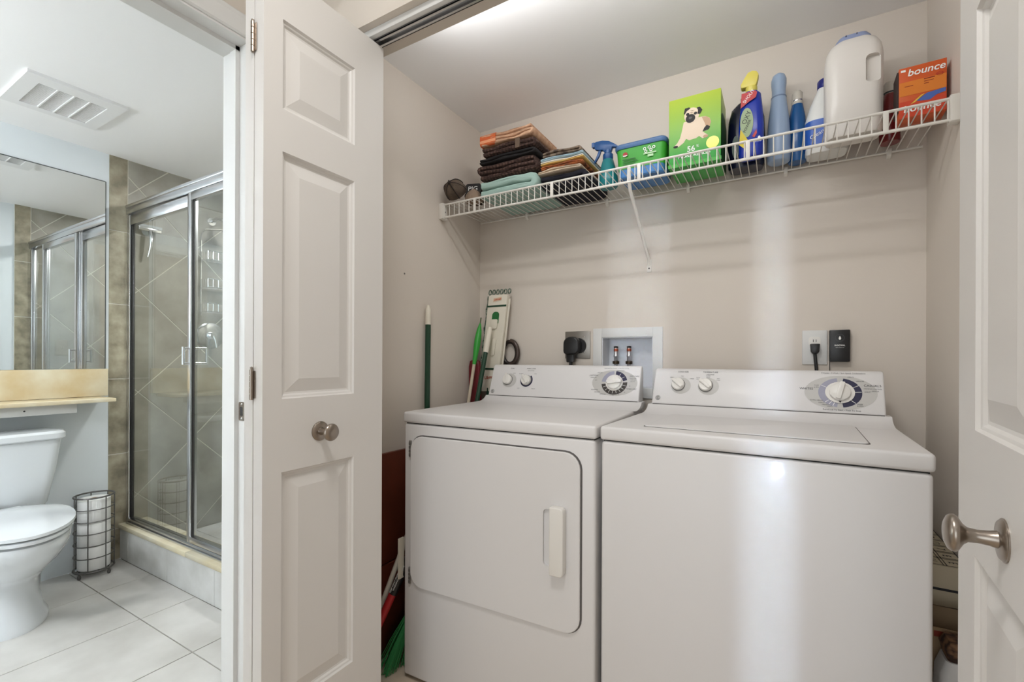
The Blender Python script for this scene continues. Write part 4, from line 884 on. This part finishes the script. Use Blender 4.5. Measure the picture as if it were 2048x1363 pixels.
# in the slot right of the washer
CARD = mat('kraft_card', s2l(176, 150, 118), .8); PRB = mat('cream_printed_card', s2l(206, 194, 168), .6)
t = thing('printed_box', 'cream cardboard box with black grid print in the slot right of the washer', 'box', (.340, 1.46, .0))
box('carton', (-.046, 0, .0), (.048, .31, .606), PRB, t, bevel=.001)
FG = Fr((0, 0, .606), (1, 0, 0), (0, 1, 0))
for i in range(6):
    for j in range(2):
        x0, y0 = -.030 + j * .038, .012 + i * .048
        flat('grid_cell', arcband(x0 + .018, y0 + .023, .030, .0325, 45, 405, 4, 1.25), FG, .0008, INK, t)
        text('grid_mark', random.Random(i * 3 + j).choice(['25', 'E', '7', 'H', '12']), .024, FG, x0 + .018, y0 + .022, INK, t, rot=-PI / 2)
flat('edge_line', [[(-.046, .606 - .058), (.048, .606 - .058), (.048, .606 - .052), (-.046, .606 - .052)]], Fr((0, 0, 0), (1, 0, 0), (0, 0, 1)), .0008, INK, t)
t = thing('kraft_carton', 'open brown cardboard carton low in the slot right of the washer', 'carton', (.338, 1.385, 0))
boxes('walls', [((-.044, 0, 0), (-.041, .066, .50)), ((.045, 0, 0), (.048, .066, .50)), ((-.041, 0, 0), (.045, .003, .49)), ((-.041, .063, 0), (.045, .066, .515)), ((-.041, .003, 0), (.045, .063, .006))], CARD, t)
box('dark_inside', (-.040, .004, .30), (.044, .062, .42), mat('dark_interior', s2l(40, 30, 26), .8), t)  # dark block painted in for the shaded inside of the carton
mesh('flap_or_shaded_side', [(-.041, .064, .514), (.045, .064, .514), (.045, .02, .535), (-.038, .025, .53)], [(0, 1, 2, 3)], mat('torn_card', s2l(96, 66, 44), .8), t)
mesh('tape', [(-.03, -.001, .47), (.03, -.001, .475), (.03, -.001, .487), (-.03, -.001, .483)], [(0, 1, 2, 3)], mat('red_tape', s2l(150, 60, 40), .5), t)
t = thing('paper_bundle', 'white paper bundle with dark lettering standing right of the washer', 'bundle', (.338, 1.345, 0))
PW = mat('white_wrapping_paper', s2l(224, 224, 224), .7, bump=(18, .6))
rbox('wrapping', [(-.040, .046, -.034, .034, 0, .012), (-.038, .046, -.035, .035, .12, .014), (-.039, .045, -.033, .034, .26, .012), (-.034, .044, -.034, .033, .42, .014), (-.024, .040, -.028, .030, .45, .01)], PW, t)
text('lettering', 'LOACH', .026, Fr((.018, -.0365, .0), (1, 0, 0), (0, 0, 1)), .004, .30, INK, t, rot=PI / 2, n=.001)
rbox('torn_top', [(-.020, .034, -.024, .026, .45, .008), (-.026, .036, -.032, .030, .475, .008), (-.018, .030, -.03, .026, .492, .006)], mat('brown_paper', s2l(132, 98, 70), .8, noise=(60, s2l(60, 40, 32), .1)), t)

# ------------------------------------------------------------------ bathroom
mi = thing('wall_mirror', 'large frameless bathroom mirror above the marble backsplash', 'mirror', (XM, -.05, 1.036))
box('glass', (0.0005, -.95, 0), (.006, 1.067, .994), mat('mirror_silver', (.86, .88, .88), .0, 1.0), mi)
boxes('edge', [((0, 1.067, 0), (.007, 1.071, .996)), ((0, -.95, .994), (.007, 1.067, .998))], mat('mirror_edge', s2l(92, 98, 98), .3, .6), mi)
bs_ = tag(at(box('backsplash', (0, -1.0, 0), (.020, 1.028, .143), MARBLE, bevel=.002), (XM, 0, .892)), 'cream veined marble backsplash below the mirror', 'backsplash')
lg = thing('marble_ledge', 'narrow cream marble ledge above the toilet tank', 'ledge', (XM, 0, .872))
box('slab', (0, -1.05, 0), (.205, 1.0, .019), MARBLE, lg, bevel=.004)
box('apron', (.002, -1.05, -.045), (.165, .86, -.001), TRIM, lg, bevel=.002)
lathe('screw_cap', [(.0001, 0), (.004, 0), (.003, .002), (.0001, .002)], INK, lg, 10, (.165, .68, -.022), (1, 0, 0))
# toilet
to = thing('toilet', 'white two-piece toilet with closed lid under the marble ledge', 'toilet', (XM, .575, 0))
def egg(cx, af, ab, b, z, n=36):
    out = []
    for k in range(n):
        q = 2 * PI * k / n; c_, s_ = math.cos(q), math.sin(q)
        out.append((cx + (af if c_ > 0 else ab) * c_, b * s_ * (1 - .10 * max(0, c_) ** 2), z))
    return out
loft('bowl', [egg(.34, .20, .20, .135, 0), egg(.34, .20, .20, .135, .02), egg(.335, .180, .19, .120, .05), egg(.335, .170, .19, .110, .12), egg(.34, .180, .20, .112, .19), egg(.355, .225, .21, .130, .235), egg(.375, .28, .21, .158, .285), egg(.385, .325, .205, .176, .335), egg(.39, .340, .20, .183, .375), egg(.39, .338, .20, .182, .392), egg(.39, .325, .19, .172, .398)], PORC, to, .9)
loft('seat', [egg(.395, .335, .195, .182, .400), egg(.395, .345, .20, .188, .404), egg(.395, .345, .20, .188, .415), egg(.395, .335, .195, .182, .419)], PORC, to, .9)
loft('lid', [egg(.395, .335, .195, .182, .4215), egg(.395, .347, .20, .196, .425), egg(.395, .345, .20, .195, .436), egg(.395, .30, .17, .155, .443), egg(.395, .1, .08, .06, .446)], PORC, to, .9)
rbox('tank', [(.03, .155, -.17, .17, .385, .04), (.024, .178, -.19, .19, .42, .05), (.018, .190, -.215, .215, .56, .05), (.012, .198, -.232, .232, .712, .045)], PORC, to, 6)
rbox('tank_lid', [(.008, .202, -.236, .236, .713, .045), (.002, .210, -.244, .244, .720, .048), (.002, .210, -.244, .244, .742, .048), (.010, .202, -.236, .236, .753, .045), (.04, .17, -.2, .2, .757, .03)], PORC, to, 6)
for y in (-.075, .075): lathe('bolt_cap', [(.0001, 0), (.014, 0), (.012, .012), (.0001, .018)], PORC, to, 12, (.30, y * 1.55, 0))
tube('flush_lever', [(.2, -.16, .66), (.212, -.16, .66), (.214, -.11, .655)], .005, CHROME, to, 8)
for y in (-.07, .07): box('seat_hinge', (.19, y - .02, .40), (.215, y + .02, .435), PORC, to, bevel=.006)
# toilet paper stand
HXc, HYc, HR = -3.005, .945, .078
tp = thing('toilet_paper_stand', 'grey oval wire stand holding stacked toilet rolls beside the shower', 'paper stand', (HXc, HYc, 0))
def oval(r, z, n=28, sx=1.0, sy=1.0): return [(r * sx * math.cos(2 * PI * k / n), r * sy * math.sin(2 * PI * k / n), z) for k in range(n)]
for i, z in enumerate((.03, .098, .158, .218, .278, .338, .396)):
    tube('ring', oval(HR, z), .0042 if i in (0, 6) else .0026, GREYWIRE, tp, 6, True)
for k in range(7):
    q = 2 * PI * k / 7 + .3; tube('upright', [(HR * math.cos(q), HR * math.sin(q), .03), (HR * math.cos(q), HR * math.sin(q), .396)], .0026, GREYWIRE, tp, 6)
tube('base_wire', [(-HR, 0, .03), (HR, 0, .03)], .003, GREYWIRE, tp, 6); tube('base_wire', [(0, -HR, .03), (0, HR, .03)], .003, GREYWIRE, tp, 6)
for k in range(4):
    q = PI / 2 * k + .5; lathe('foot', [(.0001, 0), (.005, .001), (.008, .008), (.008, .014), (.004, .026), (.0001, .028)], GREYWIRE, tp, 10, (HR * math.cos(q), HR * math.sin(q), 0))
for i, lab in enumerate(('lowest white toilet roll in the wire stand', 'middle white toilet roll in the wire stand', 'topmost white toilet roll with open core in the wire stand')):
    r = lathe('toilet_roll', [(.021, 0), (.062, 0), (.064, .003), (.064, .112), (.062, .115), (.021, .115), (.019, .112), (.019, .004), (.021, 0)], PAPER, None, 30, smooth=.6)
    tag(at(r, (HXc, HYc, .034 + i * .1165)), lab, 'toilet roll', 'toilet rolls in the wire stand')
    lathe('cardboard_core', [(.0175, .001), (.0188, .001), (.0188, .114), (.0175, .114), (.0175, .001)], CARD, r, 20)
# exhaust fan grille
vf = thing('ceiling_vent', 'white square exhaust fan grille on the bathroom ceiling', 'vent', (-2.63, .725, ZB))
G = mat('white_grille', s2l(236, 236, 236), .5)
boxes('frame', [((-.18, -.155, -.012), (-.135, .155, 0)), ((.11, -.155, -.012), (.18, .155, 0)), ((-.135, -.155, -.012), (.11, -.107, 0)), ((-.135, .107, -.012), (.11, .155, 0))], G, vf)
box('back_plate', (-.138, -.11, -.004), (.113, .11, 0), mat('grey_grille_back', s2l(190, 190, 190), .7), vf)  # grey plate behind the grille slats
for y in (-.1, -.05, 0, .05, .1):
    if abs(y) < .09: box('divider', (-.135, y - .0022, -.0125), (.11, y + .0022, -.003), G, vf)
for i in range(24):
    x = -.131 + i * .0101; box('slat', (x, -.107, -.0085), (x + .005, .107, -.004), G, vf)
# light switch on the wall beside the doorway, seen in the mirror
sw = thing('light_switch', 'white light switch plate on the wall by the bathroom doorway', 'switch', (BX, .93, 1.17))
box('plate', (-.005, -.036, -.058), (0, .036, .058), TRIM, sw, bevel=.002); box('toggle', (-.014, -.004, -.008), (-.005, .004, .010), TRIM, sw, bevel=.001)
# strike plate on the jamb
st = thing('strike_plate', 'small metal strike plate on the bathroom door jamb', 'strike plate', (-1.386, DY1, .936))
prism('plate', rrect(-.014, .014, -.028, .028, .006, 4), Fr((0, 0, 0), (1, 0, 0), (0, 0, 1)), 0, .0018, NICKEL, st)
prism('latch_hole', rrect(-.007, .007, -.013, .013, .002, 3), Fr((0, -.0018, 0), (1, 0, 0), (0, 0, 1)), 0, .0004, DARK, st)
for z in (-.021, .021): lathe('screw', [(.0001, 0), (.0035, 0), (.003, .001), (.0001, .0012)], CHROME, st, 10, (0, -.0018, z), (0, -1, 0))
# shower enclosure
SG = 1.128
se = thing('shower_enclosure', 'chrome framed glass shower enclosure with hinged door', 'shower', (XM, SG, .19))
WX = BX - .01 - XM; ZT = 1.926 - .19
def rail(name, x0, x1, z0, z1, d=.016, y=0, m=ALU, parent=None): return box(name, (x0, y - d, z0), (x1, y + d, z1), m, parent or se, bevel=.004)
h = rail('header', .003, WX, ZT - .045, ZT, .022); box('header_ridge', (.006, -.026, ZT - .012), (WX, .026, ZT + .006), ALU, h, bevel=.004)
rail('wall_jamb', .003, .030, .0, ZT - .045, .014); box('jamb_groove', (.0305, -.010, .03), (.0345, .010, ZT - .05), DARK, se)
rail('sill', .03, WX, 0, .028, .020); box('sill_lip', (.03, -.026, 0), (WX, -.02, .012), ALU, se, bevel=.002)
xp = .672
for x0, x1, d in ((xp - .020, xp + .004, .013), (xp + .006, xp + .022, .016)): rail('post', x0, x1, .028, ZT - .045, d)
gp = box('glass_pane', (.033, -.003, .028), (xp - .018, .003, ZT - .045), GLASS, se)
p = box('pane_header', (.03, -.013, ZT - .105), (xp - .02, .013, ZT - .050), ALU, se, bevel=.004)
box('pane_gasket', (.035, -.0055, .028), (.041, .0055, ZT - .105), DARK, se)
dx1 = xp + .028 + .60
dd = box('door_glass', (xp + .045, -.020, .06), (dx1 - .02, -.014, ZT - .085), GLASS, se)
for a, b in (((xp + .024, -.030, .036), (xp + .048, -.004, ZT - .052)), ((dx1 - .022, -.030, .036), (dx1, -.004, ZT - .052)), ((xp + .048, -.030, ZT - .09), (dx1 - .022, -.004, ZT - .052)), ((xp + .048, -.030, .036), (dx1 - .022, -.004, .066))): box('door_frame', a, b, ALU, dd, bevel=.003)
box('gasket', (xp + .048, -.022, .066), (xp + .053, -.011, ZT - .09), DARK, dd)
hz = 1.105 - .19
for z in (-.036, .036): tube('door_handle_arm', [(xp + .034, -.052, hz + z), (xp + .034, .050, hz + z)], .006, CHROME, dd, 10)
tube('door_handle', [(xp + .034, .050, hz - .042), (xp + .034, .050, hz + .042)], .0065, CHROME, dd, 10)
tube('door_handle', [(xp + .034, -.052, hz - .042), (xp + .034, -.052, hz + .042)], .0065, CHROME, dd, 10)
rail('post', dx1 + .006, dx1 + .03, .028, ZT - .045, .014); box('glass_pane', (dx1 + .03, -.003, .028), (WX - .02, .003, ZT - .045), GLASS, se); rail('wall_jamb', WX - .024, WX, 0, ZT - .045, .014)
# shower fittings on the left tiled wall
fx = XM + .0025
v = thing('shower_valve', 'round chrome shower valve plate with lever on the tiled wall', 'valve', (fx, 1.540, 1.235))
lathe('plate', [(.0001, 0), (.082, 0), (.082, .004), (.070, .010), (.030, .014), (.0001, .014)], CHROME, v, 40, (0, 0, 0), (1, 0, 0))
lathe('hub', [(.026, .012), (.024, .030), (.020, .052), (.0001, .054)], CHROME, v, 24, (0, 0, 0), (1, 0, 0))
tube('lever', [(.045, 0, 0), (.055, .008, -.030), (.060, .012, -.075)], [.010, .009, .007], CHROME, v, 12)
hd_ = thing('overhead_shower', 'chrome shower head on a curved arm high on the tiled wall', 'shower head', (fx, 1.545, 1.955))
lathe('flange', [(.0001, 0), (.028, 0), (.024, .008), (.0001, .010)], CHROME, hd_, 20, (0, 0, 0), (1, 0, 0))
tube('arm', [(0, 0, 0), (.06, .004, .012), (.11, .008, .0), (.15, .011, -.035)], .0095, CHROME, hd_, 12)
lathe('head', [(.012, 0), (.016, .018), (.034, .045), (.040, .055), (.040, .064), (.034, .066), (.0001, .066)], CHROME, hd_, 28, (.145, .011, -.030), (.62, .1, -.78))
q_ = thing('squeegee', 'chrome squeegee hanging on the tiled shower wall', 'squeegee', (fx, 1.205, 1.80))
box('blade', (.030, -.055, .006), (.044, .055, .030), CHROME, q_, bevel=.003); box('rubber', (.034, -.058, .028), (.040, .058, .042), mat('clear_rubber', s2l(170, 176, 178), .4), q_)
tube('handle', [(.037, 0, .01), (.05, .002, -.03), (.052, 0, -.08), (.042, -.01, -.14)], [.009, .010, .009, .006], CHROME, q_, 12)
lathe('suction_hook', [(.0001, 0), (.026, 0), (.022, .010), (.010, .026), (.009, .036), (.0001, .036)], mat('hook_plastic', s2l(196, 200, 202), .3), q_, 20, (0, 0, .012), (1, 0, 0))
ca = thing('shower_caddy', 'chrome wire shower caddy with two baskets on the tiled wall', 'caddy', (fx, 1.600, 1.36))
for y in (-.115, .115): tube('upright', [(.008, y, .0), (.008, y, .50), (.010, y * .8, .54), (.012, 0, .56)], .003, CHROME, ca, 6)
for z in (.02, .17, .34):
    bk_ = tube('basket', [(.008, -.12, z), (.10, -.12, z), (.10, .12, z), (.008, .12, z)], .003, CHROME, ca, 6)
    tube('basket_rim', [(.008, -.12, z + .05), (.10, -.12, z + .05), (.10, .12, z + .05), (.008, .12, z + .05)], .003, CHROME, bk_, 6)
    for k in range(9):
        y = -.12 + .03 * k; tube('basket_wire', [(.008, y, z), (.10, y, z), (.10, y, z + .05)], .0018, CHROME, bk_, 5)
    for k in range(4): tube('basket_wire', [(.02 + .022 * k, -.12, z + .05), (.02 + .022 * k, -.12, z), (.02 + .022 * k, .12, z), (.02 + .022 * k, .12, z + .05)], .0018, CHROME, bk_, 5)

# ------------------------------------------------------------------ lamps (out of the picture)
def ceiling_lamp(label, loc, r, power, color, size):
    t = thing('ceiling_lamp', label, 'lamp', loc)
    lathe('rim', [(.0001, 0), (r, 0), (r, -.018), (r * .9, -.022), (r * .9, -.010), (.0001, -.010)], TRIM, t, 32)
    lathe('diffuser', [(r * .9, -.012), (r * .9, -.016), (.0001, -.018)], emit_mat('lamp_glow', color, 6.0), t, 32)
    l = bpy.data.lights.new('lamp_light', 'AREA'); l.shape = 'DISK'; l.size = size; l.energy = power; l.color = color
    o = bpy.data.objects.new('lamp_light', l); COL.objects.link(o); o.parent = t; o.location = (0, 0, -.03); return t
ceiling_lamp('round white ceiling lamp added in the hall for bounced flash light', (-.35, .20, 2.42), .20, 9, (1.0, .98, .96), .38)  # added lamp standing in for flash bounced off the hall ceiling
ceiling_lamp('round white ceiling lamp in the near half of the bathroom', (-1.90, -.85, ZB), .13, 15, (.95, .98, 1.0), .24)
ceiling_lamp('small round ceiling lamp added to brighten the shower', (-2.2, 1.62, ZB), .08, 14, (1.0, .99, .97), .14)  # unseen lamp added to lighten the dark shower
cl_ = thing('added_batten_light', 'slim white batten lamp added on the hidden inner face of the closet header', 'lamp', (-.44, 1.026, 2.125))  # lamp added to even out the closet light, hidden from the camera
box('housing', (-.55, 0, -.022), (.55, .030, .030), TRIM, cl_, bevel=.003)
box('diffuser', (-.53, .0305, -.018), (.53, .036, .026), emit_mat('added_batten_glow', (1.0, .98, .95), 1.5), cl_)
l = bpy.data.lights.new('added_batten_glow', 'AREA'); l.shape = 'RECTANGLE'; l.size = 1.06; l.size_y = .045; l.energy = 3.0; l.color = (.98, .985, 1.0)
o = bpy.data.objects.new('added_batten_glow', l); COL.objects.link(o); o.parent = cl_; o.location = (0, .04, .0); o.rotation_euler = (math.radians(96), 0, 0)
sc = thing('added_sconce', 'white bowl uplight added out of view on the near bathroom wall', 'lamp', (-2.45, -1.2, 1.62))  # unseen uplight added to brighten the bathroom by way of its ceiling
box('mount', (-.05, 0, -.10), (.05, .02, .02), TRIM, sc, bevel=.004)
lathe('bowl', [(.0001, -.13), (.04, -.125), (.10, -.08), (.145, .0), (.150, .02), (.142, .02), (.138, .0), (.095, -.072), (.0001, -.10)], TRIM, sc, 32, (0, .155, 0))
lathe('glow_disc', [(.0001, -.012), (.130, -.012), (.130, -.008), (.0001, -.008)], emit_mat('added_sconce_glow', (.95, .98, 1.0), 450), sc, 32, (0, .155, 0))
